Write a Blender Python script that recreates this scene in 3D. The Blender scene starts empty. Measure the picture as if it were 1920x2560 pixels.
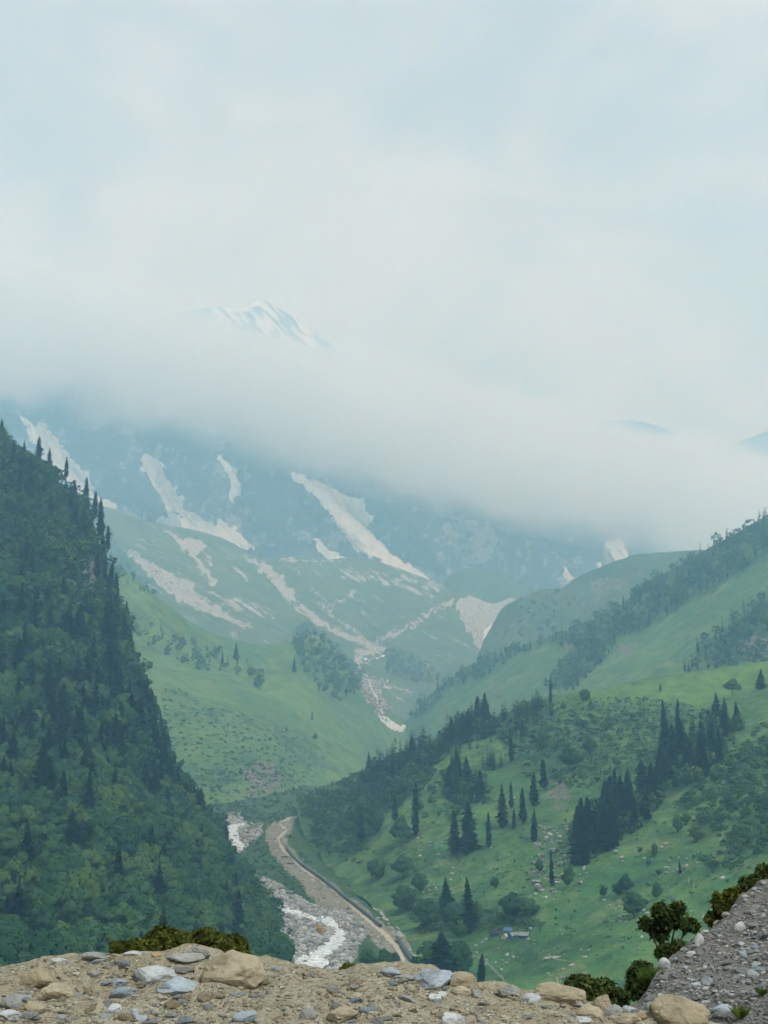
import bpy, math, random
import numpy as np
from mathutils import Vector, Matrix
from mathutils.bvhtree import BVHTree

random.seed(7)
RNG = np.random.default_rng(11)
SC = bpy.context.scene
COL = SC.collection

# ------------------------------------------------------------------ camera
F, CX, CY = 3700.0, 960.0, 1280.0            # focal length and centre in photo pixels (1920 x 2560)
PITCH = math.atan((1800 - 1280) / F)         # eye level sits at row 1800 of the photo
EYE = np.array([0.0, 0.0, 1.6])
cam_d = bpy.data.cameras.new('camera')
cam_d.sensor_fit = 'VERTICAL'
cam_d.sensor_height = 24.0
cam_d.sensor_width = 18.0
cam_d.lens = 24.0 * F / 2560.0
cam_d.clip_start = 0.1
cam_d.clip_end = 60000
cam = bpy.data.objects.new('camera', cam_d)
COL.objects.link(cam)
cam.location = EYE
cam.rotation_euler = (math.pi / 2 + PITCH, 0, 0)
SC.camera = cam

HAZE = 2.6e-4                                  # haze density per metre
CLOUD = 5.0e-3                                 # cloud density per metre
VEIL = 3.5e-4                                  # density of the torn wisps above it
CB, CT = (0.160, -0.24), (0.2390, -0.260)       # planes of the cloud base and top: z = a*y + b*x

# ------------------------------------------------------------------ sky, sun, exposure
SUN_EL, SUN_AZ = math.radians(53), math.radians(143)    # azimuth from +Y (up the valley) towards +X
W = bpy.data.worlds.new('World')
SC.world = W
W.use_nodes = True


class NT:
    """small helper to write node trees"""
    def __init__(self, tree):
        self.t = tree
        tree.nodes.clear()

    def n(self, typ, ins=None, **props):
        nd = self.t.nodes.new(typ)
        for k, v in props.items():
            setattr(nd, k, v)
        for k, v in (ins or {}).items():
            sock = nd.inputs[k]
            if isinstance(v, bpy.types.NodeSocket):
                self.t.links.new(v, sock)
            else:
                sock.default_value = v
        return nd

    def math(self, op, a, b=0.0, c=0.0, clamp=False):
        nd = self.n('ShaderNodeMath', {0: a, 1: b, 2: c}, operation=op)
        nd.use_clamp = clamp
        return nd.outputs[0]

    def mix(self, f, a, b, blend='MIX'):
        nd = self.n('ShaderNodeMix', data_type='RGBA', blend_type=blend)
        for sock, v in ((nd.inputs[0], f), (nd.inputs[6], a), (nd.inputs[7], b)):
            if isinstance(v, bpy.types.NodeSocket):
                self.t.links.new(v, sock)
            elif sock.type == 'RGBA':
                sock.default_value = (*v, 1) if len(v) == 3 else v
            else:
                sock.default_value = v
        return nd.outputs[2]

    def noise(self, vec, scale, detail=4, rough=0.55, dist=0.0):
        nd = self.n('ShaderNodeTexNoise', {'Vector': vec, 'Scale': scale, 'Detail': detail, 'Roughness': rough, 'Distortion': dist})
        return nd.outputs[0]

    def ramp(self, f, lo, hi, a=0.0, b=1.0):
        nd = self.n('ShaderNodeMapRange', {0: f, 1: lo, 2: hi, 3: a, 4: b}, interpolation_type='SMOOTHSTEP')
        return nd.outputs[0]


w = NT(W.node_tree)
tc = w.n('ShaderNodeTexCoord').outputs['Generated']
mp = w.n('ShaderNodeMapping', {'Vector': tc, 'Scale': (1.0, 1.0, 1.7), 'Location': (0.35, 0.0, 0.1)}).outputs[0]
cl = w.noise(mp, 4.6, 5.0, 0.6, 0.5)
grey = w.mix(w.ramp(cl, 0.36, 0.66), (0.270, 0.318, 0.346), (0.432, 0.462, 0.458))
sky = w.n('ShaderNodeTexSky', sky_type='NISHITA', sun_disc=False, sun_elevation=SUN_EL, sun_rotation=SUN_AZ, altitude=3000.0)
skyc = w.mix(1.0, sky.outputs[0], (0.10, 0.10, 0.10), 'MULTIPLY')
over = w.mix(0.93, skyc, grey)
bg = w.n('ShaderNodeBackground', {'Color': over, 'Strength': 1.0})
wo = w.n('ShaderNodeOutputWorld', {'Surface': bg.outputs[0]})

sun_d = bpy.data.lights.new('sun', 'SUN')
sun_d.energy = 1.5
sun_d.angle = math.radians(11)
sun_d.color = (0.97, 1.0, 0.985)
sun = bpy.data.objects.new('sun', sun_d)
COL.objects.link(sun)
sdir = Vector((math.cos(SUN_EL) * math.sin(SUN_AZ), math.cos(SUN_EL) * math.cos(SUN_AZ), math.sin(SUN_EL)))
sun.rotation_euler = sdir.to_track_quat('Z', 'Y').to_euler()
sun.location = (0, 0, 50)

SC.view_settings.view_transform = 'Standard'
SC.view_settings.look = 'None'
SC.view_settings.exposure = 0.76
SC.view_settings.gamma = 1.0
SC.view_settings.use_curve_mapping = False
SC.render.engine = 'CYCLES'
cy = SC.cycles
cy.use_denoising = True
cy.max_bounces = 10
cy.diffuse_bounces = 2
cy.glossy_bounces = 2
cy.transmission_bounces = 2
cy.transparent_max_bounces = 8
cy.volume_bounces = 8
cy.volume_step_rate = 1.0
cy.volume_max_steps = 20
cy.use_adaptive_sampling = True
cy.adaptive_threshold = 0.05
cy.adaptive_min_samples = 8
W.cycles.sampling_method = 'MANUAL'
W.cycles.sample_map_resolution = 256
cy.sample_clamp_indirect = 4.0

CP, SP = math.cos(PITCH), math.sin(PITCH)


# ------------------------------------------------------------------ projection helpers
def ray(u, v):
    cx = (np.asarray(u, float) - CX) / F
    cyy = (CY - np.asarray(v, float)) / F
    return np.stack(np.broadcast_arrays(cx, CP - cyy * SP, SP + cyy * CP), -1)


def unproj(u, v, Y):
    d = ray(u, v)
    return EYE + d * (np.asarray(Y, float) / d[..., 1])[..., None]


def proj(P):
    q = np.asarray(P, float) - EYE
    depth = q[..., 1] * CP + q[..., 2] * SP
    up = -q[..., 1] * SP + q[..., 2] * CP
    depth = np.where(depth < 0.5, 0.5, depth)
    return CX + F * q[..., 0] / depth, CY - F * up / depth


# ------------------------------------------------------------------ numpy noise
def _hash(ix, iy, iz, seed):
    h = (ix.astype(np.int64) * 374761393 + iy.astype(np.int64) * 668265263 + iz.astype(np.int64) * 2147483647 + seed * 1274126177) & 0xFFFFFFFF
    h = ((h ^ (h >> 13)) * 1274126177) & 0xFFFFFFFF
    h = (h ^ (h >> 16)) & 0xFFFFFF
    return h / 8388608.0 - 1.0


def vnoise(P, seed=0):
    P = np.asarray(P, float)
    i = np.floor(P)
    f = P - i
    f = f * f * f * (f * (f * 6 - 15) + 10)
    i = i.astype(np.int64)
    out = 0
    for dx in (0, 1):
        wx = f[..., 0] if dx else 1 - f[..., 0]
        for dy in (0, 1):
            wy = f[..., 1] if dy else 1 - f[..., 1]
            for dz in (0, 1):
                wz = f[..., 2] if dz else 1 - f[..., 2]
                out = out + wx * wy * wz * _hash(i[..., 0] + dx, i[..., 1] + dy, i[..., 2] + dz, seed)
    return out


def fbm(P, octaves=4, seed=0, gain=0.5, ridged=False):
    a, s, out = 1.0, 1.0, 0
    for k in range(octaves):
        n = vnoise(np.asarray(P) * s + 17.3 * k, seed + k)
        out = out + a * ((1 - 2 * np.abs(n)) if ridged else n)
        a *= gain
        s *= 2.03
    return out


def uvw(u, v, s):
    u = np.asarray(u, float)
    return np.stack([u / s, np.asarray(v, float) / s, np.zeros_like(u)], -1)


def inside(u, v, poly):
    poly = np.asarray(poly, float)
    r = np.zeros(np.shape(u), bool)
    x0, y0 = poly[-1]
    for x1, y1 in poly:
        c = ((y1 > v) != (y0 > v))
        with np.errstate(divide='ignore', invalid='ignore'):
            xx = (x0 - x1) * (v - y1) / ((y0 - y1) if y0 != y1 else 1e-9) + x1
        r ^= c & (u < xx)
        x0, y0 = x1, y1
    return r


def soft(u, v, poly, warp=6, scale=18, seed=3, feather=0):
    """polygon weight with a ragged edge"""
    out = np.zeros(np.shape(u))
    q = np.asarray(poly, float)
    m = 1.9 * warp + feather + 2
    sel = (u > q[:, 0].min() - m) & (u < q[:, 0].max() + m) & (v > q[:, 1].min() - m) & (v < q[:, 1].max() + m)
    if not sel.any():
        return out
    us, vs = u[sel], v[sel]
    us, vs = us + fbm(uvw(us, vs, scale), 4, seed) * warp, vs + fbm(uvw(us, vs, scale), 4, seed + 50) * warp
    if not feather:
        out[sel] = inside(us, vs, poly)
        return out
    acc = 0
    for dx, dy in ((-1, 0), (1, 0), (0, -1), (0, 1), (0, 0), (-.7, -.7), (.7, .7), (.7, -.7), (-.7, .7)):
        acc = acc + inside(us + dx * feather, vs + dy * feather, poly)
    out[sel] = acc / 9.0
    return out


def pchip(x, y, xq):
    x = np.asarray(x, float)
    y = np.asarray(y, float)
    h = np.diff(x)
    shp = (-1,) + (1,) * (y.ndim - 1)
    d = np.diff(y, axis=0) / h.reshape(shp)
    m = np.zeros_like(y)
    if len(x) > 2:
        a, b = d[:-1], d[1:]
        with np.errstate(divide='ignore', invalid='ignore'):
            hm = 2 * a * b / (a + b)
        m[1:-1] = np.where(a * b > 0, hm, 0)
    m[0], m[-1] = d[0], d[-1]
    i = np.clip(np.searchsorted(x, xq, side='right') - 1, 0, len(x) - 2)
    t = ((xq - x[i]) / h[i]).reshape(shp)
    hh = h[i].reshape(shp)
    return (y[i] * (1 + 2 * t) * (1 - t) ** 2 + m[i] * hh * t * (1 - t) ** 2 + y[i + 1] * t * t * (3 - 2 * t) + m[i + 1] * hh * t * t * (t - 1))


# ------------------------------------------------------------------ mesh helpers
def mesh_np(name, V, Fc, mat=None, smooth=True, attrs=None, vn=None):
    me = bpy.data.meshes.new(name)
    V = np.asarray(V, np.float32).reshape(-1, 3)
    Fc = np.asarray(Fc, np.int32)
    k = Fc.shape[1]
    me.vertices.add(len(V))
    me.vertices.foreach_set('co', V.ravel())
    me.loops.add(Fc.size)
    me.loops.foreach_set('vertex_index', Fc.ravel())
    me.polygons.add(len(Fc))
    me.polygons.foreach_set('loop_start', np.arange(0, Fc.size, k, dtype=np.int32))
    me.polygons.foreach_set('loop_total', np.full(len(Fc), k, np.int32))
    me.polygons.foreach_set('use_smooth', np.full(len(Fc), smooth, bool))
    me.update(calc_edges=True)
    for an, arr in (attrs or {}).items():
        at = me.attributes.new(an, 'FLOAT', 'POINT')
        at.data.foreach_set('value', np.asarray(arr, np.float32).ravel())
    if mat:
        me.materials.append(mat)
    if vn is not None:                       # rounded crown shading for leaf faces
        me.polygons.foreach_set('use_smooth', np.ones(len(Fc), bool))
        me.normals_split_custom_set_from_vertices(np.asarray(vn, np.float32).tolist())
    return me


def add(name, me, parent=None, label=None, cat=None, group=None, kind=None):
    o = bpy.data.objects.new(name, me)
    COL.objects.link(o)
    if parent:
        o.parent = parent
    if label:
        o['label'] = label
    if cat:
        o['category'] = cat
    if group:
        o['group'] = group
    if kind:
        o['kind'] = kind
    return o


def grid_faces(M, N):
    i = np.arange(M * N).reshape(M, N)
    return np.stack([i[:-1, :-1], i[:-1, 1:], i[1:, 1:], i[1:, :-1]], -1).reshape(-1, 4)


LAYERS = {}


def loft(rows, M, N, rowpos=None):
    """surface through rows of (u, v, distance); returns world points (M, N, 3)"""
    same = len({len(r) for r in rows}) == 1
    q = np.linspace(0, 1, N)
    R = []
    for r in rows:
        r = np.asarray(r, float).copy()
        r[:, 2] = np.log(r[:, 2])
        if same:
            x = np.linspace(0, 1, len(r))
        else:
            x = np.concatenate([[0], np.cumsum(np.hypot(np.diff(r[:, 0]), np.diff(r[:, 1])) + 1e-3)])
            x /= x[-1]
        R.append(pchip(x, r, q))
    R = np.array(R)
    xp = np.linspace(0, 1, len(rows)) if rowpos is None else np.asarray(rowpos, float)
    G = pchip(xp, R, np.linspace(0, 1, M))
    return unproj(G[..., 0], G[..., 1], np.exp(G[..., 2]))


def layer(name, key, P, mat, attrs_fn, label, cat):
    M, N = P.shape[:2]
    u, v = proj(P)
    at = attrs_fn(u, v, P) if attrs_fn else {}
    Fc = grid_faces(M, N)
    me = mesh_np(name, P, Fc, mat, True, {k: a for k, a in at.items()})
    o = add(name, me, label=label, cat=cat, kind='structure')
    LAYERS[key] = BVHTree.FromPolygons(P.reshape(-1, 3).tolist(), Fc.tolist())
    return o


def cast(u, v, keys=None):
    """nearest hit of the photo ray on the terrain: point, normal, layer"""
    d = Vector(ray(u, v)).normalized()
    best = None
    for k in (keys or LAYERS):
        h = LAYERS[k].ray_cast(Vector(EYE), d)
        if h[0] is not None and (best is None or h[3] < best[2]):
            best = (h[0], h[1], h[3], k)
    if best is None:
        return None
    n = best[1]
    if n.dot(d) > 0:
        n = -n
    return best[0], n, best[3]


# ------------------------------------------------------------------ materials
def new_mat(name):
    m = bpy.data.materials.new(name)
    m.use_nodes = True
    return m, NT(m.node_tree)


def finish(t, col, rough=0.9, bump=None, bdist=1.0, bstr=0.5, spec=0.2):
    p = t.n('ShaderNodeBsdfPrincipled', {'Base Color': col, 'Roughness': rough, 'Specular IOR Level': spec})
    if bump is not None:
        b = t.n('ShaderNodeBump', {'Height': bump, 'Distance': bdist, 'Strength': bstr})
        t.t.links.new(b.outputs[0], p.inputs['Normal'])
    t.n('ShaderNodeOutputMaterial', {'Surface': p.outputs[0]})
    return p


def attr(t, name):
    return t.n('ShaderNodeAttribute', attribute_name=name).outputs['Fac']


def terrain_mat(name, big, g1, g2, g3, rock=(0.20, 0.19, 0.175), scree=(0.40, 0.39, 0.37), shrub=(0.030, 0.070, 0.030), bd=1.0):
    m, t = new_mat(name)
    o = t.n('ShaderNodeTexCoord').outputs['Object']
    a = t.noise(o, 1.0 / big, 2, 0.6)
    b = t.noise(o, 7.0 / big, 3, 0.65)
    c = t.noise(o, 40.0 / big, 2, 0.7)
    col = t.mix(t.ramp(a, 0.38, 0.62), g1, g2)
    col = t.mix(t.ramp(b, 0.42, 0.68, 0, 0.75), col, g3)
    col = t.mix(t.ramp(c, 0.35, 0.7, 0.0, 0.45), col, tuple(x * 0.55 for x in g1))
    soil = t.noise(o, 2.6 / big, 3, 0.7)
    col = t.mix(t.ramp(soil, 0.50, 0.70, 0, 0.75), col, (g2[0] * 1.35, g2[1] * 0.95, g2[2] * 1.15))
    col = t.mix(t.math('MULTIPLY', attr(t, 'lush'), t.ramp(b, 0.25, 0.6, 0.9, 0.5)), col, (g2[0] * 1.12, g2[1] * 1.08, g2[2] * 0.9))
    # low woody scrub
    sh = t.math('MULTIPLY', attr(t, 'shrub'), t.ramp(t.math('ADD', b, t.math('MULTIPLY', c, 0.5)), 0.62, 0.80, 0.35, 1.0))
    col = t.mix(sh, col, t.mix(c, tuple(x * 0.7 for x in shrub), tuple(x * 1.5 for x in shrub)))
    # rock outcrops and scree
    rk = t.ramp(t.math('ADD', attr(t, 'rock'), t.math('MULTIPLY', t.math('SUBTRACT', b, 0.5), 0.9)), 0.42, 0.62)
    rc = t.mix(t.ramp(c, 0.3, 0.7), tuple(x * 0.55 for x in rock), tuple(x * 1.25 for x in rock))
    col = t.mix(rk, col, rc)
    sr = t.ramp(t.math('ADD', attr(t, 'scree'), t.math('MULTIPLY', t.math('SUBTRACT', t.math('ADD', b, c), 1.0), 0.55)), 0.36, 0.60)
    sc_ = t.mix(t.ramp(c, 0.3, 0.72), tuple(x * 0.6 for x in scree), tuple(x * 1.2 for x in scree))
    col = t.mix(sr, col, sc_)
    bump = t.math('ADD', t.math('MULTIPLY', b, 1.0), t.math('MULTIPLY', c, 0.5))
    finish(t, col, 0.95, bump, bd, 0.7, 0.1)
    return m


M_near = terrain_mat('grass_slope', 60.0, (0.074, 0.180, 0.064), (0.132, 0.250, 0.076), (0.040, 0.118, 0.050), bd=2.0)
M_mid = terrain_mat('meadow_slope', 120.0, (0.100, 0.212, 0.076), (0.142, 0.264, 0.082), (0.064, 0.160, 0.066), bd=3.0)
M_far = terrain_mat('alpine_slope', 220.0, (0.092, 0.150, 0.078), (0.118, 0.178, 0.085), (0.070, 0.122, 0.070), scree=(0.43, 0.44, 0.435), bd=8.0)
M_forest = terrain_mat('forest_floor', 40.0, (0.028, 0.062, 0.026), (0.045, 0.090, 0.035), (0.018, 0.045, 0.020), rock=(0.165, 0.170, 0.155), bd=2.0)
M_wall = terrain_mat('dark_rock', 420.0, (0.044, 0.052, 0.070), (0.072, 0.082, 0.102), (0.030, 0.036, 0.052), rock=(0.30, 0.31, 0.33), scree=(0.36, 0.36, 0.37), bd=45.0)


def snow_mat(name, a, b, big):
    m, t = new_mat(name)
    o = t.n('ShaderNodeTexCoord').outputs['Object']
    st = t.n('ShaderNodeMapping', {'Vector': o, 'Rotation': (0, 0.5, 0), 'Scale': (1.0, 0.5, 0.16)}).outputs[0]
    n = t.noise(st, 2.2 / big, 4, 0.65, 0.3)
    n2 = t.noise(st, 9 / big, 3, 0.6)
    col = t.mix(t.ramp(t.math('ADD', t.math('MULTIPLY', n, 0.6), t.math('MULTIPLY', n2, 0.4)), 0.36, 0.60), a, b)
    finish(t, col, 0.75, n2, 12.0, 0.8)
    return m


M_snow = snow_mat('dirty_snow', (0.70, 0.68, 0.64), (0.97, 0.96, 0.94), 60.0)
M_clean = snow_mat('clean_snow', (0.80, 0.82, 0.84), (0.92, 0.92, 0.92), 200.0)


# ------------------------------------------------------------------ terrain layers
def bump_z(P, wl, amp, octv=5, seed=1, ridged=False):
    P = P.copy()
    P[..., 2] += amp * fbm(P / wl, octv, seed, 0.5, ridged)
    return P


def zeros(u):
    return np.zeros_like(u)


def X(o, s, pts):
    """points read off an enlarged crop of the photograph -> photo coordinates"""
    return [(o[0] + x * s, o[1] + y * s) for x, y in pts]


def terraces(P, step, seed):
    """narrow trodden ledges along the contour, broken up"""
    f = P[..., 2] / step + .9 * fbm(P / (step * 9), 3, seed)
    d = np.abs(f - np.floor(f) - .5)
    return np.clip((.12 - d) / .08, 0, 1) * np.clip(.5 + 1.6 * fbm(P / (step * 6), 3, seed + 1), 0, 1)


def runnels(P, a, b, seed):
    """shallow drainage lines down the slope"""
    ca, sa = math.cos(a), math.sin(a)
    return fbm(np.stack([(P[..., 0] * ca + P[..., 1] * sa) / b, (P[..., 1] * ca - P[..., 0] * sa) / (b * 7), P[..., 2] * 0], -1), 4, seed)


# hillside falling away from the road under the viewer to the valley
P = loft([[(-900, 2720, 13), (400, 2720, 13), (1500, 2720, 13), (2900, 2620, 13)],
          [(-900, 3000, 45), (400, 3000, 45), (1500, 3000, 45), (2900, 2900, 45)],
          [(-900, 2860, 150), (400, 2860, 150), (1500, 2860, 150), (2900, 2800, 150)],
          [(-900, 2660, 330), (400, 2640, 400), (1300, 2620, 430), (2900, 2560, 350)]], 60, 90)
layer('ground', 'H', bump_z(P, 20, 0.5), M_near, lambda u, v, P: {'shrub': zeros(u) + .6, 'rock': zeros(u), 'scree': zeros(u)},
      'steep hillside dropping from the road edge to the valley', 'hillside')

# left forest hill
P = loft([[(-420, 2680, 290), (150, 2660, 320), (420, 2640, 380), (640, 2560, 470), (760, 2500, 560)],
          [(-420, 2400, 400), (150, 2400, 410), (400, 2410, 470), (620, 2430, 560), (690, 2420, 700)],
          [(-420, 2150, 500), (150, 2160, 510), (390, 2185, 580), (570, 2225, 720), (605, 2250, 860)],
          [(-420, 1810, 600), (110, 1835, 620), (320, 1870, 690), (462, 1970, 820), (470, 2030, 1000)],
          [(-420, 1490, 730), (80, 1510, 745), (230, 1540, 780), (330, 1640, 860), (325, 1740, 1040)],
          [(-420, 1210, 850), (30, 1260, 870), (170, 1300, 900), (262, 1410, 950), (255, 1560, 1130)],
          [(-420, 980, 980), (-60, 1060, 990), (70, 1150, 1000), (205, 1275, 1020), (200, 1450, 1180)],
          [(-420, 1010, 1080), (-60, 1100, 1090), (60, 1190, 1100), (170, 1330, 1110), (160, 1500, 1260)]],
         420, 300, [0, .17, .32, .5, .66, .8, .93, 1])
P = bump_z(P, 90, 9, 5, 5)
cliff = [(120, 1415), (160, 1395), (250, 1400), (275, 1450), (268, 1530), (235, 1560), (205, 1500), (165, 1530), (130, 1480)]
layer('forest_hill', 'A', P, M_forest,
      lambda u, v, P: {'shrub': zeros(u) + .5, 'scree': zeros(u), 'rock': np.maximum(soft(u, v, cliff, 14, 25, 4, 8), 0.28 * (fbm(P / 60, 3, 9) > 0.45))},
      'steep dark hill covered in forest on the left', 'hill')

# meadow spur behind it
P = loft([[(330, 2300, 1000), (470, 2180, 1130), (600, 2110, 1180), (690, 2080, 1250), (760, 2060, 1380), (900, 2040, 1550), (1010, 2000, 1800), (1080, 1960, 2000)],
          [(280, 1960, 1180), (430, 1930, 1320), (560, 1900, 1400), (680, 1880, 1520), (770, 1870, 1700), (890, 1850, 1900), (1000, 1835, 2180), (1080, 1840, 2330)],
          [(230, 1700, 1480), (400, 1730, 1560), (540, 1740, 1680), (660, 1760, 1760), (770, 1760, 1900), (880, 1790, 2050), (980, 1815, 2230), (1080, 1835, 2350)],
          [(220, 1530, 1750), (380, 1600, 1820), (520, 1650, 1900), (640, 1660, 2020), (760, 1650, 2100), (870, 1710, 2200), (960, 1795, 2280), (1080, 1832, 2370)],
          [(200, 1395, 1980), (300, 1450, 1990), (420, 1525, 2050), (540, 1590, 2130), (660, 1605, 2200), (780, 1600, 2300), (880, 1690, 2300), (1000, 1830, 2330)],
          [(200, 1470, 2200), (300, 1520, 2220), (420, 1590, 2260), (540, 1650, 2330), (660, 1670, 2400), (780, 1700, 2450), (880, 1790, 2450), (1000, 1850, 2450)]],
         220, 300, [0, .25, .5, .75, .92, 1])
P = bump_z(P, 160, 9, 5, 15)
P = bump_z(P, 70, 2.6, 4, 18, True)
slide = [(600, 1930), (660, 1890), (690, 1900), (720, 1960), (740, 2000), (690, 2040), (640, 2050), (610, 2010)]
bank2 = [(500, 2060), (560, 2040), (640, 2045), (620, 2075), (540, 2070), (540, 2110), (510, 2110)]
bshrub = [[(300, 1530), (420, 1585), (520, 1620), (620, 1650), (660, 1700), (560, 1690), (470, 1670), (380, 1620), (310, 1590)],
          [(400, 1700), (520, 1760), (640, 1800), (780, 1860), (850, 1890), (760, 1960), (640, 1950), (540, 1960), (430, 1940), (400, 1800)],
          X((700, 1180), .3255, [(100, 1260), (150, 1200), (240, 1170), (330, 1260), (480, 1380), (580, 1500), (650, 1560), (600, 1700), (450, 1780), (300, 1690), (160, 1480)])]


def at_B(u, v, P):
    sh = 0.10 + .55 * np.maximum(runnels(P, -.5, 32, 35), 0)
    for p in bshrub:
        sh = np.maximum(sh, 0.55 * soft(u, v, p, 30, 40, 8, 22) * (.6 + .8 * fbm(P / 90, 4, 18)))
    return {'shrub': sh, 'rock': 0.55 * soft(u, v, slide, 12, 20, 5, 8), 'scree': 0.5 * soft(u, v, bank2, 8, 14, 6, 4), 'lush': np.clip(.35 + 1.6 * fbm(P / 170, 3, 47), 0, 1)}


layer('meadow_hill', 'B', P, M_mid, at_B, 'pale green grassy spur with scattered trees left of the stream', 'hill')

# moraine hill with scree fans
P = loft([[(150, 1560, 2500), (400, 1680, 2550), (640, 1740, 2600), (800, 1770, 2650), (950, 1830, 2550), (1060, 1800, 2750), (1200, 1740, 2900), (1400, 1700, 3000)],
          [(150, 1480, 2850), (400, 1560, 2900), (640, 1600, 2950), (820, 1640, 3000), (940, 1670, 3000), (1060, 1665, 3100), (1200, 1630, 3250), (1400, 1590, 3400)],
          [(150, 1360, 3350), (400, 1440, 3400), (640, 1500, 3500), (820, 1545, 3550), (930, 1590, 3550), (1050, 1555, 3550), (1190, 1560, 3700), (1400, 1530, 3800)],
          [(150, 1230, 3950), (255, 1265, 3950), (400, 1311, 4000), (521, 1340, 4050), (640, 1375, 4100), (700, 1392, 4100), (900, 1406, 4150), (1000, 1430, 4150), (1080, 1457, 4150), (1160, 1486, 4150), (1290, 1494, 4200), (1400, 1510, 4250)],
          [(150, 1300, 4400), (400, 1380, 4450), (640, 1440, 4500), (900, 1470, 4500), (1080, 1510, 4500), (1290, 1540, 4500), (1400, 1560, 4500)]],
         230, 460, [0, .3, .6, .92, 1])
u0, v0 = proj(P)
P[..., 2] -= 26 * np.exp(-((u0 - (640 + (v0 - 1375) * 1.35)) / 26) ** 2) * (v0 < 1610)   # gullies
P[..., 2] -= 30 * np.exp(-((u0 - (1235 - (v0 - 1480) * 0.1)) / 45) ** 2)
P = bump_z(P, 260, 13, 5, 25)
cA, cB = (240, 1100), (700, 1180)
K1 = X(cA, .2893, [(270, 920), (400, 1000), (560, 1100), (700, 1170), (830, 1230), (870, 1320), (960, 1390), (1100, 1470), (1250, 1560), (1400, 1640), (1250, 1610), (1100, 1540), (970, 1490), (870, 1470), (760, 1410), (650, 1340), (560, 1270), (480, 1180), (370, 1080), (300, 1000)])
K2 = X(cA, .2893, [(520, 760), (640, 790), (750, 850), (860, 840), (950, 880), (970, 920), (890, 960), (880, 1020), (960, 1120), (1040, 1210), (1050, 1280), (980, 1250), (930, 1140), (850, 1040), (760, 950), (680, 870), (620, 810)])
K2b = X(cA, .2893, [(920, 940), (960, 950), (1010, 1060), (1130, 1160), (1060, 1150), (980, 1070)])
K3 = [(587, 1386), (616, 1395), (660, 1408), (703, 1434), (716, 1455), (742, 1500), (785, 1536), (837, 1569), (882, 1588), (928, 1604), (977, 1622), (928, 1622), (882, 1608), (830, 1583), (781, 1556), (742, 1527), (705, 1490), (670, 1442), (630, 1413)]
K4 = X(cA, .2893, [(1090, 950), (1200, 1080), (1300, 1130), (1360, 1220), (1330, 1240), (1200, 1140), (1120, 1020)])
K5 = X(cB, .3255, [(140, 900), (300, 1000), (420, 1090), (560, 1195), (690, 1280), (640, 1280), (500, 1190), (360, 1080), (220, 965)])
K6 = X(cB, .3255, [(700, 1285), (850, 1225), (1000, 1145), (1200, 1040), (1330, 955), (1350, 990), (1200, 1085), (1020, 1195), (860, 1275), (740, 1315)])
K7 = [(1139, 1505), (1203, 1482), (1296, 1493), (1261, 1522), (1243, 1557), (1219, 1586), (1224, 1615), (1238, 1625), (1197, 1630), (1174, 1580), (1151, 1534)]
K8 = X(cA, .2893, [(60, 655), (200, 740), (330, 850), (440, 930), (560, 1020), (640, 1090), (560, 1060), (420, 960), (300, 860), (160, 760)])
K9 = X(cA, .2893, [(850, 1290), (1050, 1280), (1250, 1330), (1500, 1440), (1659, 1560), (1659, 1620), (1400, 1560), (1150, 1450), (950, 1370)])
K10 = X(cB, .3255, [(380, 745), (800, 735), (1250, 850), (1290, 960), (1100, 1010), (900, 900), (700, 875), (480, 850)])
K11 = X(cB, .3255, [(370, 1000), (480, 970), (590, 880), (620, 900), (540, 990), (400, 1030)])
K12 = X(cB, .3255, [(680, 1110), (720, 1060), (745, 1050), (740, 1080), (700, 1120)])
K13 = X(cB, .3255, [(560, 1350), (700, 1330), (850, 1350), (760, 1400), (660, 1400), (600, 1480), (570, 1470)])
K14 = [(694, 1392), (760, 1398), (900, 1404), (900, 1412), (760, 1410), (700, 1402)]
CSH = [(262, 1320), (272, 1330), (300, 1362), (325, 1405), (345, 1432), (408, 1478), (385, 1492), (330, 1470), (260, 1440)]


def at_C(u, v, P):
    sc = zeros(u)
    streak = fbm(np.stack([(u * .55 - v * .83) / 6, (u * .83 + v * .55) / 40, u * 0], -1), 5, 77, .62)
    for p, k in ((K1, .95), (K2, .8), (K2b, .55), (K3, .9), (K4, .5), (K5, .75), (K6, .7), (K7, 1.0), (K8, .5), (K11, .5), (K12, .5), (K13, .7), (K14, .6)):
        sc = np.maximum(sc, k * soft(u, v, p, 7, 12, 31, 4) * (0.92 + 0.38 * streak))
    for p, k in ((K9, .42), (K10, .42)):
        sc = np.maximum(sc, k * soft(u, v, p, 14, 24, 33, 14) * (1 + 0.6 * streak))
    sc = np.maximum(sc, 0.22 + 0.20 * streak)
    return {'scree': sc, 'rock': 0.25 * (fbm(uvw(u, v, 40), 4, 3) > .3), 'shrub': np.maximum(0.15 + 0.2 * fbm(uvw(u, v, 60), 3, 4), soft(u, v, CSH, 6, 14, 2, 4))}


layer('moraine_hill', 'C', P, M_far, at_C, 'broad green hill streaked with pale scree fans below the snow', 'hill')

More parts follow.
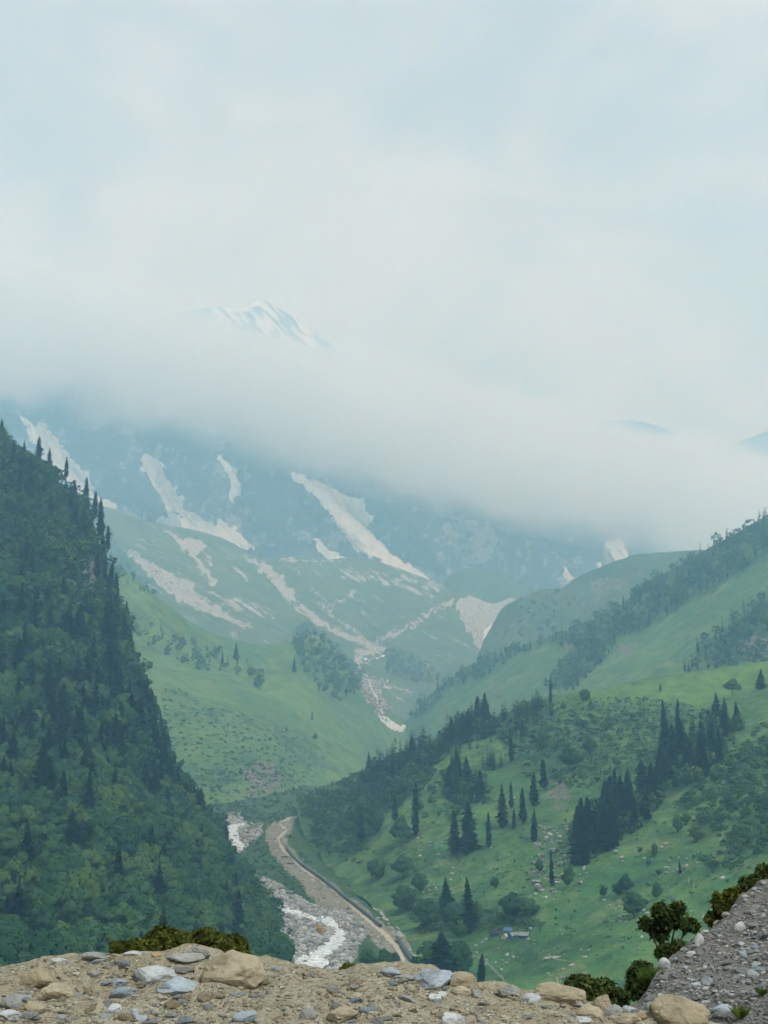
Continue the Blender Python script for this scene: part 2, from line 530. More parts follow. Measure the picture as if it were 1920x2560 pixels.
# rocky knoll and small ridge in the gap
P = loft([[(1180, 1700, 2650), (1300, 1680, 2650), (1450, 1660, 2600), (1600, 1640, 2500), (1850, 1600, 2400)],
          [(1200, 1625, 2850), (1270, 1590, 2850), (1440, 1560, 2850), (1600, 1520, 2800), (1850, 1500, 2700)],
          [(1215, 1592, 3000), (1258, 1520, 3050), (1305, 1496, 3050), (1355, 1478, 3050), (1400, 1478, 3050), (1458, 1444, 3100), (1515, 1420, 3100), (1597, 1394, 3100), (1660, 1386, 3100), (1730, 1381, 3100), (1850, 1360, 3100)],
          [(1225, 1640, 3300), (1400, 1540, 3350), (1600, 1460, 3350), (1850, 1430, 3350)]], 110, 220, [0, .4, .9, 1])
P = bump_z(P, 150, 9, 5, 45)
kn_rock = [X((960, 1100), .5787, p) for p in (
    [(560, 740), (640, 720), (680, 780), (600, 850), (540, 830)],
    [(860, 600), (1000, 560), (1150, 560), (1160, 600), (1060, 640), (960, 700), (900, 690), (870, 650)])]


def at_K(u, v, P):
    rk = zeros(u)
    for p in kn_rock:
        rk = np.maximum(rk, .5 * soft(u, v, p, 16, 24, 5, 12))
    return {'rock': np.maximum(rk, .22 + .22 * fbm(uvw(u, v, 22), 4, 9)), 'scree': .2 + .16 * fbm(uvw(u, v, 18), 3, 6), 'shrub': .65 + .5 * fbm(uvw(u, v, 40), 3, 8)}


layer('knoll_hill', 'K', P, M_far, at_K, 'rounded hill with pale rock ribs in the gap of the valley', 'hill')

# right-hand middle ridge
P = loft([[(930, 1960, 2000), (1100, 1900, 1750), (1300, 1850, 1500), (1500, 1830, 1350), (1750, 1800, 1250), (2300, 1700, 1150)],
          [(960, 1890, 2150), (1120, 1820, 1950), (1300, 1760, 1750), (1500, 1720, 1600), (1750, 1660, 1480), (2300, 1480, 1350)],
          [(985, 1835, 2250), (1130, 1750, 2100), (1300, 1690, 2000), (1500, 1620, 1880), (1750, 1500, 1780), (2300, 1230, 1650)],
          [(1005, 1815, 2320), (1035, 1770, 2310), (1110, 1705, 2300), (1203, 1642, 2300), (1307, 1606, 2280), (1365, 1594, 2250), (1469, 1556, 2200), (1539, 1515, 2170), (1643, 1440, 2120), (1730, 1393, 2080), (1782, 1370, 2060), (1863, 1336, 2030), (1920, 1302, 2000), (2300, 1090, 1900)],
          [(1060, 1850, 2500), (1300, 1680, 2500), (1500, 1600, 2450), (1750, 1460, 2350), (2300, 1180, 2200)]],
         220, 380, [0, .25, .55, .93, 1])
P = bump_z(P, 150, 10, 5, 55)
e_for = X((960, 1100), .5787, [(60, 1240), (130, 1120), (250, 1030), (420, 910), (700, 830), (880, 760), (1180, 560), (1330, 470), (1660, 310), (1900, 200), (1900, 420), (1659, 500), (1500, 600), (1300, 720), (1180, 790), (1000, 880), (900, 920), (700, 880), (560, 940), (430, 1030), (300, 1070), (200, 1170)])
e_for2 = X((960, 1100), .5787, [(690, 1070), (820, 920), (930, 890), (1000, 900), (900, 1000), (820, 1090), (740, 1090)])
e_for3 = X((960, 1100), .5787, [(1430, 840), (1560, 730), (1700, 650), (1900, 640), (1900, 950), (1500, 985), (1290, 1010), (1370, 890)])
e_rock = [X((960, 1100), .5787, p) for p in ([(740, 940), (800, 850), (870, 790), (880, 800), (820, 880), (770, 920)], [(1530, 880), (1590, 830), (1659, 870), (1659, 940), (1560, 950)], [(1000, 900), (1080, 870), (1100, 900), (1030, 950)])]


def at_E(u, v, P):
    sh = .25 + .2 * fbm(uvw(u, v, 50), 3, 12)
    for p in (e_for, e_for2, e_for3):
        sh = np.maximum(sh, soft(u, v, p, 12, 25, 13, 8))
    rk = zeros(u)
    for p in e_rock:
        rk = np.maximum(rk, .7 * soft(u, v, p, 10, 14, 5, 5))
    return {'rock': rk, 'scree': .12 + zeros(u), 'shrub': sh}


layer('ridge_hill', 'E', P, M_mid, at_E, 'long grassy ridge with a wooded crest on the right', 'hill')

# right-hand near slope
P = loft([[(980, 2740, 400), (1150, 2720, 390), (1400, 2720, 370), (1700, 2720, 340), (2000, 2700, 320), (2500, 2700, 300)],
          [(1045, 2440, 535), (1180, 2420, 540), (1380, 2430, 500), (1620, 2440, 450), (1950, 2400, 420), (2500, 2300, 390)],
          [(980, 2330, 640), (1120, 2340, 620), (1330, 2330, 565), (1600, 2290, 530), (1900, 2200, 500), (2500, 2050, 460)],
          [(860, 2210, 790), (1050, 2200, 730), (1300, 2150, 690), (1580, 2080, 660), (1880, 1970, 640), (2500, 1800, 600)],
          [(775, 2110, 950), (980, 2060, 860), (1240, 1990, 830), (1530, 1900, 820), (1850, 1800, 810), (2500, 1600, 780)],
          [(745, 2040, 1090), (910, 1985, 1010), (1160, 1890, 980), (1480, 1810, 960), (1800, 1730, 960), (2500, 1480, 950)],
          [(742, 2020, 1150), (770, 1995, 1150), (850, 1960, 1130), (960, 1915, 1110), (1058, 1865, 1090), (1134, 1830, 1080), (1190, 1805, 1070), (1284, 1775, 1060), (1365, 1752, 1060), (1452, 1740, 1060), (1539, 1722, 1060), (1683, 1694, 1060), (1770, 1682, 1060), (1920, 1655, 1060), (2500, 1440, 1060)],
          [(770, 2070, 1300), (960, 1990, 1260), (1190, 1880, 1220), (1452, 1800, 1200), (1770, 1740, 1180), (2500, 1500, 1160)]],
         430, 440, [0, .14, .28, .46, .64, .80, .93, 1])
u0, v0 = proj(P)
ter = np.clip((2150 - v0) / 200, 0, 1) * np.clip((v0 - 1700) / 60, 0, 1)
P = bump_z(P, 70, 4.2, 5, 65)
P = bump_z(P, 38, 1.3, 4, 68, True)
P[..., 2] += ter * 1.6 * np.abs(fbm(np.stack([P[..., 0] / 60, P[..., 1] / 14, P[..., 2] / 14], -1), 4, 66))
cut = [(742, 2100), (770, 2140), (815, 2175), (880, 2225), (930, 2262), (960, 2285), (1000, 2330), (1030, 2370), (1060, 2420), (1030, 2440), (985, 2350), (930, 2290), (850, 2225), (780, 2180), (735, 2130)]
f_bright = [(1360, 1770), (1540, 1712), (1690, 1690), (1920, 1640), (2500, 1400), (2500, 1560), (1880, 1740), (1800, 1750), (1760, 1775), (1640, 1745), (1500, 1750)]
f_sh = [[(1230, 1780), (1420, 1745), (1600, 1745), (1770, 1770), (1700, 1830), (1640, 1930), (1500, 1980), (1400, 1960), (1290, 1900), (1240, 1850)],
        [(1750, 1960), (1840, 1880), (1990, 1800), (1990, 2100), (1830, 2130), (1760, 2060), (1690, 2010)],
        [(740, 2000), (960, 1890), (1100, 1880), (1060, 1960), (960, 2040), (900, 2140), (800, 2120)],
        [(980, 2240), (1200, 2280), (1330, 2270), (1350, 2320), (1200, 2330), (1050, 2330)]]


def at_F(u, v, P):
    sh = .20 + .28 * fbm(P / 35, 4, 12) + .38 * np.maximum(runnels(P, .5, 13, 31), 0) + .6 * terraces(P, 4.0, 33)
    for p in f_sh:
        sh = np.maximum(sh, (.75 + .3 * fbm(P / 22, 3, 14)) * soft(u, v, p, 22, 40, 13, 20))
    sh = sh * (1 - .9 * soft(u, v, f_bright, 12, 30, 17, 12))
    rk = zeros(u)
    rk = np.maximum(rk, .55 * soft(u, v, [(1340, 1960), (1420, 1940), (1450, 1990), (1400, 2030), (1350, 2010)], 16, 25, 21, 14))
    scr = np.maximum(.75 * soft(u, v, cut, 7, 14, 22, 4), .10 + .10 * fbm(P / 16, 4, 71))
    scr = np.maximum(scr, .30 * soft(u, v, [(1180, 2355), (1340, 2345), (1420, 2390), (1300, 2420), (1180, 2400)], 16, 25, 23, 12))
    return {'rock': rk, 'scree': scr, 'shrub': np.clip(sh, 0, 1), 'lush': np.maximum(soft(u, v, f_bright, 12, 30, 17, 16), .55 * np.clip(fbm(P / 80, 3, 44) * 2, 0, 1))}


layer('grass_hill', 'F', P, M_near, at_F, 'wide green hillside dotted with trees on the right', 'hill')

# valley floor
P = loft([[(430, 2680, 400), (560, 2620, 430), (740, 2600, 440), (900, 2600, 440), (1180, 2620, 425)],
          [(500, 2500, 520), (610, 2442, 520), (740, 2442, 520), (900, 2436, 530), (1090, 2440, 540)],
          [(540, 2390, 600), (640, 2332, 610), (740, 2310, 630), (850, 2298, 650), (1040, 2340, 640)],
          [(480, 2300, 730), (600, 2242, 740), (700, 2226, 760), (800, 2216, 780), (930, 2210, 785)],
          [(440, 2190, 920), (540, 2134, 930), (640, 2114, 960), (720, 2112, 955), (830, 2130, 930)],
          [(440, 2110, 1080), (520, 2066, 1090), (600, 2054, 1110), (680, 2046, 1125), (800, 2060, 1120)],
          [(440, 2050, 1230), (520, 2020, 1240), (620, 2006, 1250), (700, 1998, 1260), (820, 2010, 1260)],
          [(440, 2020, 1500), (520, 2000, 1500), (640, 1980, 1500), (760, 1965, 1500), (860, 1960, 1550)]], 260, 170)
P = bump_z(P, 30, 1.0, 4, 85)
RIV1_ = X((500, 1940), .2773, [(640, 1140), (700, 1165), (780, 1200), (880, 1240), (980, 1275), (1110, 1300), (1190, 1305), (1230, 1350), (1290, 1400), (1310, 1470), (1290, 1520), (1210, 1580), (1140, 1640), (1140, 1700), (1110, 1760), (1080, 1840), (1070, 1960), (860, 1960), (880, 1760), (840, 1690), (930, 1650), (1040, 1610), (1110, 1540), (1180, 1470), (1220, 1420), (1190, 1360), (1110, 1330), (980, 1300), (860, 1262), (760, 1222), (680, 1190)])
def widen(poly, k, n):
    """first half of the outline runs down one bank, second half back up the other"""
    q = np.asarray(poly, float)
    c = q.mean(0)
    out = []
    for i, p in enumerate(q):
        a, b = q[i - 1], q[(i + 1) % len(q)]
        d = b - a
        nn = np.array([d[1], -d[0]]) / (np.hypot(*d) + 1e-9)
        out.append(tuple(p + nn * k))
    return out


RIV1 = widen(RIV1_, 3.0, 0)
RIV2 = X((500, 1940), .2773, [(215, 470), (300, 440), (420, 430), (400, 445), (340, 465), (350, 520), (345, 570), (400, 620), (415, 650), (380, 680), (300, 695), (230, 715), (200, 640), (230, 560), (270, 520)])
BED = X((500, 1940), .2773, [(400, 840), (480, 900), (640, 940), (800, 1040), (900, 1090), (1000, 1160), (1120, 1190), (1300, 1240), (1420, 1350), (1500, 1440), (1420, 1560), (1380, 1640), (1300, 1720), (1300, 1980), (600, 1980), (740, 1600), (740, 1480), (770, 1300), (660, 1160), (520, 1080), (380, 1050)])
SPOIL = X((500, 1940), .2773, [(560, 500), (640, 430), (780, 370), (890, 350), (860, 420), (800, 540), (840, 640), (960, 800), (1200, 960), (1420, 1120), (1659, 1300), (1900, 1500), (1960, 1780), (1780, 1700), (1560, 1500), (1400, 1360), (1280, 1240), (1100, 1190), (960, 1080), (900, 960), (760, 840), (640, 720), (590, 600)])
BANK = X((500, 1940), .2773, [(40, 430), (200, 330), (430, 350), (440, 420), (560, 440), (560, 520), (430, 620), (400, 680), (200, 720), (140, 560)])


def at_G(u, v, P):
    bed = soft(u, v, BED, 8, 14, 41, 4)
    sp = soft(u, v, SPOIL, 7, 14, 42, 4)
    bk = soft(u, v, BANK, 9, 14, 43, 4)
    veg = soft(u, v, X((500, 1940), .2773, [(860, 1330), (980, 1290), (1080, 1330), (1060, 1400), (940, 1420)]), 12, 12, 44, 8) * .5
    return {'scree': np.clip(np.maximum(np.maximum(.95 * bed, .30 * sp), .6 * bk) - veg, 0, 1), 'rock': .62 * sp, 'shrub': zeros(u) + .45 + .4 * fbm(P / 18, 3, 4)}


M_floor = terrain_mat('valley_floor', 26.0, (0.055, 0.115, 0.042), (0.085, 0.155, 0.050), (0.036, 0.082, 0.034), rock=(0.29, 0.262, 0.21), scree=(0.35, 0.352, 0.335), bd=1.2)
layer('valley_ground', 'G', P, M_floor, at_G, 'flat stony valley floor along the river', 'valley floor')

# far rock wall with gullies
P = loft([[(-900, 1480, 4700), (0, 1500, 4700), (500, 1540, 4750), (1000, 1580, 4800), (1500, 1600, 4900), (2700, 1600, 5000)],
          [(-900, 1250, 5000), (0, 1300, 5000), (500, 1360, 5100), (1000, 1420, 5200), (1500, 1450, 5300), (2700, 1480, 5400)],
          [(-900, 1000, 5400), (0, 1080, 5400), (500, 1160, 5500), (1000, 1240, 5600), (1500, 1330, 5700), (2700, 1380, 5800)],
          [(-900, 760, 5900), (0, 880, 5900), (500, 1010, 6000), (1000, 1100, 6100), (1500, 1230, 6200), (2700, 1300, 6300)],
          [(-900, 900, 6500), (0, 1000, 6500), (500, 1120, 6600), (1000, 1250, 6700), (1500, 1350, 6800), (2700, 1400, 6900)]],
         250, 520, [0, .35, .65, .92, 1])
GUL = [[(20, 960), (60, 1040), (150, 1160), (290, 1275), (420, 1340)], [(330, 1080), (365, 1150), (430, 1250), (480, 1300), (620, 1375)], [(545, 1090), (575, 1160), (592, 1200), (570, 1300), (600, 1370)],
       [(690, 1150), (790, 1230), (880, 1320), (960, 1400), (1080, 1455)], [(780, 1340), (820, 1385), (900, 1405)], [(1040, 1230), (1110, 1320), (1150, 1420), (1170, 1470)], [(1210, 1330), (1230, 1400), (1240, 1470)], [(1510, 1350), (1550, 1400), (1480, 1450)], [(1420, 1380), (1430, 1430), (1440, 1470)]]
u0, v0 = proj(P)
dep = np.zeros_like(u0)
for g in GUL:
    dm = np.full(u0.shape, 1e9)
    for (xa, ya), (xb, yb) in zip(g[:-1], g[1:]):
        tt = np.clip(((u0 - xa) * (xb - xa) + (v0 - ya) * (yb - ya)) / ((xb - xa) ** 2 + (yb - ya) ** 2), 0, 1)
        dm = np.minimum(dm, np.hypot(u0 - xa - tt * (xb - xa), v0 - ya - tt * (yb - ya)))
    dep = np.maximum(dep, np.exp(-(dm / 48) ** 2))
EDG = [[(-300, 800), (-60, 900), (50, 1030), (110, 1135), (180, 1200), (290, 1275), (420, 1400)], [(250, 950), (350, 1140), (395, 1225), (430, 1290), (470, 1350), (520, 1450)],
       [(470, 980), (548, 1120), (578, 1190), (590, 1260), (620, 1360), (680, 1450)], [(560, 1000), (690, 1145), (790, 1250), (870, 1330), (980, 1410), (1110, 1480)],
       [(900, 1060), (1025, 1205), (1080, 1280), (1130, 1370), (1165, 1470), (1200, 1540)], [(1150, 1150), (1260, 1300), (1320, 1380), (1360, 1450), (1400, 1540)], [(1500, 1200), (1560, 1330), (1640, 1450), (1700, 1540)]]
eu = [np.interp(v0, [q[1] for q in e], [q[0] for q in e]) + 5 * fbm(uvw(u0, v0, 22), 3, 90 + i) for i, e in enumerate(EDG)]
push = np.zeros_like(u0)
for i in range(len(eu)):
    nxt = eu[i + 1] if i + 1 < len(eu) else eu[i] + 600
    tt = np.clip((u0 - eu[i]) / np.maximum(nxt - eu[i], 20), 0, 1)
    on = (u0 >= eu[i]) & (u0 < nxt)
    push = np.where(on, 240 * np.clip((u0 - eu[i]) / 14, 0, 1) * (1 - tt) ** 1.3, push)
push = push + 120 * dep
P = EYE + (P - EYE) * (1 + push / P[..., 1])[..., None]
P = bump_z(P, 420, 38, 6, 95, True)
DEP = dep
glac = [(1095, 1270), (1180, 1290), (1240, 1335), (1250, 1370), (1225, 1425), (1170, 1430), (1150, 1400), (1125, 1350)]


def at_D(u, v, P):
    st = fbm(np.stack([u / 26, v / 9, u * 0], -1), 4, 61)
    return {'scree': .16 * DEP + np.maximum(.55 * soft(u, v, glac, 14, 20, 62, 12) * (1 + .8 * st), .20 + .26 * fbm(uvw(u, v, 22), 5, 63, .65)), 'rock': .14 + .16 * fbm(uvw(u, v, 60), 4, 64), 'shrub': zeros(u)}


layer('rock_mountain', 'D', P, M_wall, at_D, 'dark rock wall with snow gullies rising into the cloud', 'mountain')

# green-grey spur at the left edge, and the low dark hill below the glacier
P = loft([[(-400, 1350, 3100), (-100, 1350, 3100), (100, 1340, 3150), (240, 1330, 3250)],
          [(-400, 1000, 3500), (-60, 1130, 3500), (70, 1200, 3500), (200, 1260, 3500)],
          [(-400, 720, 3900), (-100, 890, 3850), (-10, 1012, 3800), (32, 1085, 3750), (70, 1150, 3700), (200, 1270, 3700)],
          [(-400, 800, 4200), (-100, 980, 4150), (80, 1220, 4100), (200, 1330, 4050)]], 90, 110, [0, .4, .92, 1])
P = bump_z(P, 200, 12, 5, 105)
layer('spur_hill', 'S', P, M_far, lambda u, v, P: {'scree': .2 + .15 * fbm(uvw(u, v, 20), 3, 3), 'rock': .3 + .2 * fbm(uvw(u, v, 30), 3, 5), 'shrub': .4 + .3 * fbm(uvw(u, v, 30), 3, 6)},
      'pale green spur at the left edge behind the forest', 'hill')
P = loft([[(1080, 1560, 4250), (1230, 1560, 4250), (1400, 1570, 4300), (1520, 1580, 4350)],
          [(1120, 1440, 4480), (1160, 1425, 4500), (1220, 1424, 4500), (1270, 1440, 4500), (1320, 1470, 4500), (1400, 1500, 4500), (1520, 1560, 4500)],
          [(1120, 1520, 4650), (1230, 1520, 4650), (1400, 1560, 4650), (1520, 1600, 4650)]], 60, 120, [0, .85, 1])
P = bump_z(P, 200, 7, 4, 115)
layer('glacier_hill', 'L', P, M_far, lambda u, v, P: {'scree': .15 + zeros(u), 'rock': .2 + .1 * fbm(uvw(u, v, 20), 3, 5), 'shrub': .9 + zeros(u)},
      'smooth dark green hill below the grey glacier', 'hill')

# snowy peak and ridge tips standing out of the cloud
P = loft([[(-100, 1150, 7400), (300, 1150, 7400), (640, 1150, 7400), (900, 1150, 7400), (1250, 1150, 7400)],
          [(-100, 960, 7800), (300, 940, 7800), (610, 900, 7750), (740, 905, 7800), (1250, 1060, 7800)],
          [(-100, 850, 8100), (250, 812, 8100), (400, 797, 8100), (470, 785, 8100), (520, 776, 8080), (585, 772, 8050), (612, 771, 8050), (632, 762, 8080), (658, 756, 8080), (690, 775, 8080), (740, 802, 8080), (790, 838, 8080), (840, 870, 8080), (900, 905, 8080), (1250, 1040, 8100)],
          [(-100, 990, 8600), (300, 960, 8600), (640, 930, 8600), (900, 990, 8600), (1250, 1150, 8600)]], 180, 420, [0, .5, .92, 1])
P = bump_z(P, 260, 14, 5, 125, True)


def at_P(u, v, P):
    st = fbm(np.stack([(u * .72 - v * .69) / 6, (u * .69 + v * .72) / 40, u * 0], -1), 5, 71)
    st2 = fbm(uvw(u, v, 34), 4, 72)
    s = (st + .45 * st2) > .22
    left = inside(u, v, [(560, 760), (665, 745), (640, 766), (614, 779), (560, 776)])
    return {'scree': zeros(u), 'rock': np.maximum(s, left).astype(float), 'shrub': zeros(u)}


m_pk, t = new_mat('snow_streaked_rock')
o_ = t.n('ShaderNodeTexCoord').outputs['Object']
n_ = t.noise(o_, 1 / 60, 5, .6)
finish(t, t.mix(t.ramp(attr(t, 'rock'), .3, .7), t.mix(n_, (0.03, 0.035, 0.045), (0.09, 0.1, 0.11)), (0.66, 0.69, 0.72)), .8, n_, 20, .6)
layer('snow_peak', 'N', P, m_pk, at_P, 'snow-streaked summit standing out of the cloud', 'mountain')
P = loft([[(1250, 1300, 7500), (1500, 1300, 7500), (1800, 1300, 7500), (2300, 1300, 7500)],
          [(1250, 1180, 8000), (1500, 1150, 8000), (1800, 1170, 8000), (2300, 1150, 8000)],
          [(1250, 1140, 8300), (1440, 1078, 8300), (1480, 1064, 8300), (1530, 1052, 8300), (1580, 1050, 8300), (1620, 1056, 8300), (1660, 1069, 8300), (1750, 1110, 8300), (1830, 1105, 8300), (1880, 1092, 8300), (1915, 1080, 8300), (2100, 1075, 8300), (2300, 1080, 8300)],
          [(1250, 1250, 8700), (1500, 1220, 8700), (1800, 1220, 8700), (2300, 1220, 8700)]], 60, 200, [0, .5, .92, 1])
layer('distant_mountain', 'N2', bump_z(P, 300, 10, 4, 135), M_wall, lambda u, v, P: {'scree': zeros(u), 'rock': zeros(u) + .1, 'shrub': zeros(u)},
      'low blue-grey ridge tips showing through the cloud at right', 'mountain')
# ------------------------------------------------------------------ foreground: road edge, rubble berm, gravel bank
def fore_mat(name, c1, c2, c3, s, bd):
    m, t = new_mat(name)
    o = t.n('ShaderNodeTexCoord').outputs['Object']
    a = t.noise(o, 1.3 * s, 4, .6)
    b = t.noise(o, 9 * s, 5, .65)
    c = t.noise(o, 45 * s, 3, .7)
    vor = t.n('ShaderNodeTexVoronoi', {'Vector': o, 'Scale': 26 * s, 'Randomness': 1.0})
    col = t.mix(t.ramp(a, .35, .65), c1, c2)
    col = t.mix(t.ramp(b, .42, .66, 0, .8), col, c3)
    peb = t.ramp(vor.outputs['Distance'], .42, .22)
    pc = t.mix(t.n('ShaderNodeSeparateColor', {0: vor.outputs['Color']}).outputs[0], tuple(x * .7 for x in c1), tuple(min(x * 1.7, .6) for x in c2))
    col = t.mix(t.math('MULTIPLY', peb, t.ramp(b, .40, .55)), col, pc)
    col = t.mix(t.ramp(c, .35, .7, 0, .5), col, tuple(x * .6 for x in c1))
    hgt = t.math('ADD', t.math('ADD', t.math('MULTIPLY', b, .7), t.math('MULTIPLY', c, .35)), t.math('MULTIPLY', peb, .35))
    finish(t, col, .95, hgt, bd, .9, .1)
    return m


M_berm = fore_mat('stony_earth', (0.340, 0.292, 0.196), (0.420, 0.370, 0.268), (0.245, 0.208, 0.138), 1.0, .06)
M_bank = fore_mat('grey_gravel', (0.190, 0.178, 0.155), (0.240, 0.225, 0.195), (0.135, 0.125, 0.105), 1.0, .06)

crest = [(-500, 2440), (-200, 2425), (0, 2417), (60, 2423), (110, 2407), (170, 2398), (250, 2390), (350, 2388), (450, 2392), (540, 2400), (620, 2410), (690, 2432), (760, 2441), (850, 2443), (900, 2432), (1000, 2430), (1100, 2446), (1200, 2462), (1290, 2474), (1400, 2494), (1480, 2512), (1560, 2528), (1640, 2540), (1800, 2570), (2300, 2640)]
us = [c[0] for c in crest]
rows = [[(u * 1.0, 2940, 5.0) for u in us], [(u, 2640, 6.6) for u in us],
        [(u, 2520 + max(0, (v - 2440)) * .7, 7.7) for u, v in crest], [(u, v, 8.8) for u, v in crest],
        [(u, v + 75, 9.8) for u, v in crest], [(u, v + 190, 11.5) for u, v in crest], [(u, v + 330, 15) for u, v in crest]]
P = loft(rows, 210, 520, [0, .22, .42, .66, .78, .9, 1])
P[..., 2] += .030 * fbm(P / .9, 3, 141) + .030 * fbm(P / .22, 4, 142) + .02 * np.maximum(0, fbm(P / .5, 3, 143, .5, True))
layer('berm_ground', 'R', P, M_berm, None, 'tan rubble mound along the road edge in front', 'rubble mound')

rows = [[(1330, 2680, 8.3), (1600, 2720, 8.0), (1800, 2740, 7.8), (2400, 2760, 7.4)],
        [(1400, 2560, 9.6), (1620, 2560, 9.8), (1820, 2540, 9.6), (2400, 2420, 9.2)],
        [(1500, 2525, 11.2), (1650, 2490, 11.6), (1830, 2400, 11.9), (2400, 2080, 12)],
        [(1560, 2518, 12.4), (1600, 2502, 12.6), (1638, 2480, 12.8), (1646, 2450, 12.9), (1654, 2420, 13), (1690, 2388, 13.2), (1745, 2340, 13.5), (1800, 2292, 13.8), (1870, 2226, 14.2), (1925, 2186, 14.6), (2100, 2060, 15.5), (2400, 1900, 16.5)],
        [(1540, 2560, 13.4), (1640, 2500, 14), (1690, 2430, 14.3), (1800, 2350, 15), (1925, 2240, 15.8), (2400, 1960, 17.5)],
        [(1500, 2700, 16), (1640, 2640, 16.5), (1690, 2570, 17), (1800, 2490, 17.5), (1925, 2380, 18.5), (2400, 2100, 20)]]
P = loft(rows, 200, 260, [0, .25, .5, .76, .86, 1])
P[..., 2] += .10 * fbm(P / .8, 3, 151) + .035 * fbm(P / .22, 4, 152)
layer('gravel_bank_ground', 'Q', P, M_bank, None, 'steep grey gravel bank at the lower right', 'gravel bank')

V = [(-14, -9, -.2), (14, -9, -.2), (14, 5.05, -.2), (-14, 5.05, -.2)]
add('road_edge_ground', mesh_np('road_edge_ground', V, [(0, 1, 2, 3)], M_berm), label='dusty road surface under the viewer', cat='road', kind='structure')


# ------------------------------------------------------------------ draped patches (snow, water, tracks)
def patch(name, poly, mat, step, off, keys, warp=4, wscale=14, seed=1, feather=4, gap=0.12, mask=None):
    q = np.asarray(poly, float)
    u = np.arange(q[:, 0].min() - 6, q[:, 0].max() + 6, step)
    v = np.arange(q[:, 1].min() - 6, q[:, 1].max() + 6, step)
    U, Vv = np.meshgrid(u, v)
    wgt = soft(U, Vv, poly, warp, wscale, seed, feather)
    if mask is not None:
        wgt = wgt * mask(U, Vv)
    ok = wgt > .3
    pts = np.full(U.shape + (3,), np.nan)
    for i, j in zip(*np.nonzero(ok)):
        h = cast(U[i, j], Vv[i, j], keys)
        if h:
            pts[i, j] = h[0] + h[1] * off * wgt[i, j]
    good = ~np.isnan(pts[..., 0])
    idx = -np.ones(U.shape, int)
    idx[good] = np.arange(good.sum())
    Q = np.stack([idx[:-1, :-1], idx[1:, :-1], idx[1:, 1:], idx[:-1, 1:]], -1).reshape(-1, 4)
    Q = Q[(Q >= 0).all(1)]
    pv_ = pts[good]
    if len(Q):
        yy_ = pv_[Q][:, :, 1]
        Q = Q[(yy_.max(1) - yy_.min(1)) < gap * yy_.mean(1)]
    return mesh_np(name, pv_, Q, mat, True)


SNOW = [
    (X((0, 1000), .2893, [(165, 110), (240, 190), (330, 250), (320, 180), (390, 200), (400, 260), (520, 370), (600, 500), (700, 590), (770, 650), (760, 700), (830, 810), (1020, 955), (940, 950), (790, 890), (700, 800), (600, 700), (480, 620), (380, 500), (300, 370), (220, 220)]), 'long dirty snow tongue sliding down behind the forest hill'),
    (X((240, 1100), .2893, [(385, 165), (450, 130), (500, 170), (530, 160), (540, 210), (580, 220), (560, 280), (610, 330), (680, 410), (770, 550), (730, 570), (790, 620), (900, 670), (1010, 750), (1050, 780), (1070, 690), (1110, 700), (1140, 750), (1230, 790), (1290, 860), (1380, 960), (1140, 890), (960, 840), (760, 780), (530, 745), (520, 690), (600, 670), (620, 600), (580, 530), (540, 430), (470, 350), (400, 240)]), 'bent snow tongue spreading into a wide fan above the scree'),
    (X((240, 1100), .2893, [(1040, 100), (1110, 190), (1200, 280), (1240, 380), (1235, 450), (1160, 555), (1180, 450), (1160, 350), (1110, 250), (1060, 170)]), 'thin curved snow strip fading into the cloud'),
    (X((700, 1180), .3255, [(60, 0), (180, 50), (380, 120), (550, 190), (590, 230), (630, 220), (650, 290), (705, 330), (690, 390), (665, 430), (720, 510), (800, 570), (860, 640), (940, 700), (1000, 740), (1080, 780), (1180, 835), (1000, 795), (850, 735), (720, 660), (600, 620), (540, 520), (470, 430), (400, 340), (290, 220), (170, 100)]), 'widest snow gully falling diagonally in the middle of the wall'),
    (X((700, 1180), .3255, [(240, 485), (300, 560), (400, 620), (490, 670), (610, 692), (480, 702), (380, 697), (330, 630), (285, 590)]), 'small snow wedge left of the widest gully'),
    (X((700, 1180), .3255, [(1310, 810), (1370, 765), (1390, 780), (1385, 870), (1340, 835)]), 'little triangular snow patch beside the dark green hill'),
    (X((960, 1100), .5787, [(945, 445), (1020, 430), (1050, 470), (1062, 512), (1000, 545), (985, 490)]), 'snow strip above the rocky knoll at right'),
    (X((960, 1100), .5787, [(770, 550), (790, 560), (822, 605), (800, 618), (768, 590)]), 'narrow upright snow patch left of the rocky knoll'),
    (X((960, 1100), .5787, [(908, 528), (945, 535), (942, 560), (918, 550)]), 'tiny snow patch just above the knoll crest'),
]
for i, (poly, lab) in enumerate(SNOW):
    poly = widen(poly, 3.0 if i < 5 else 1.0, 0)
    add('snow_patch', patch('snow_patch', poly, M_snow, 1.5, 9.0, ['D'], 6, 14, 200 + i, 5, .2, lambda u, v: .9 + .45 * fbm(np.stack([(u * .8 - v * .6) / 6, (u * .6 + v * .8) / 30, u * 0], -1), 3, 8)), label=lab, cat='snow patch', group='snow lying in the gullies of the rock wall')

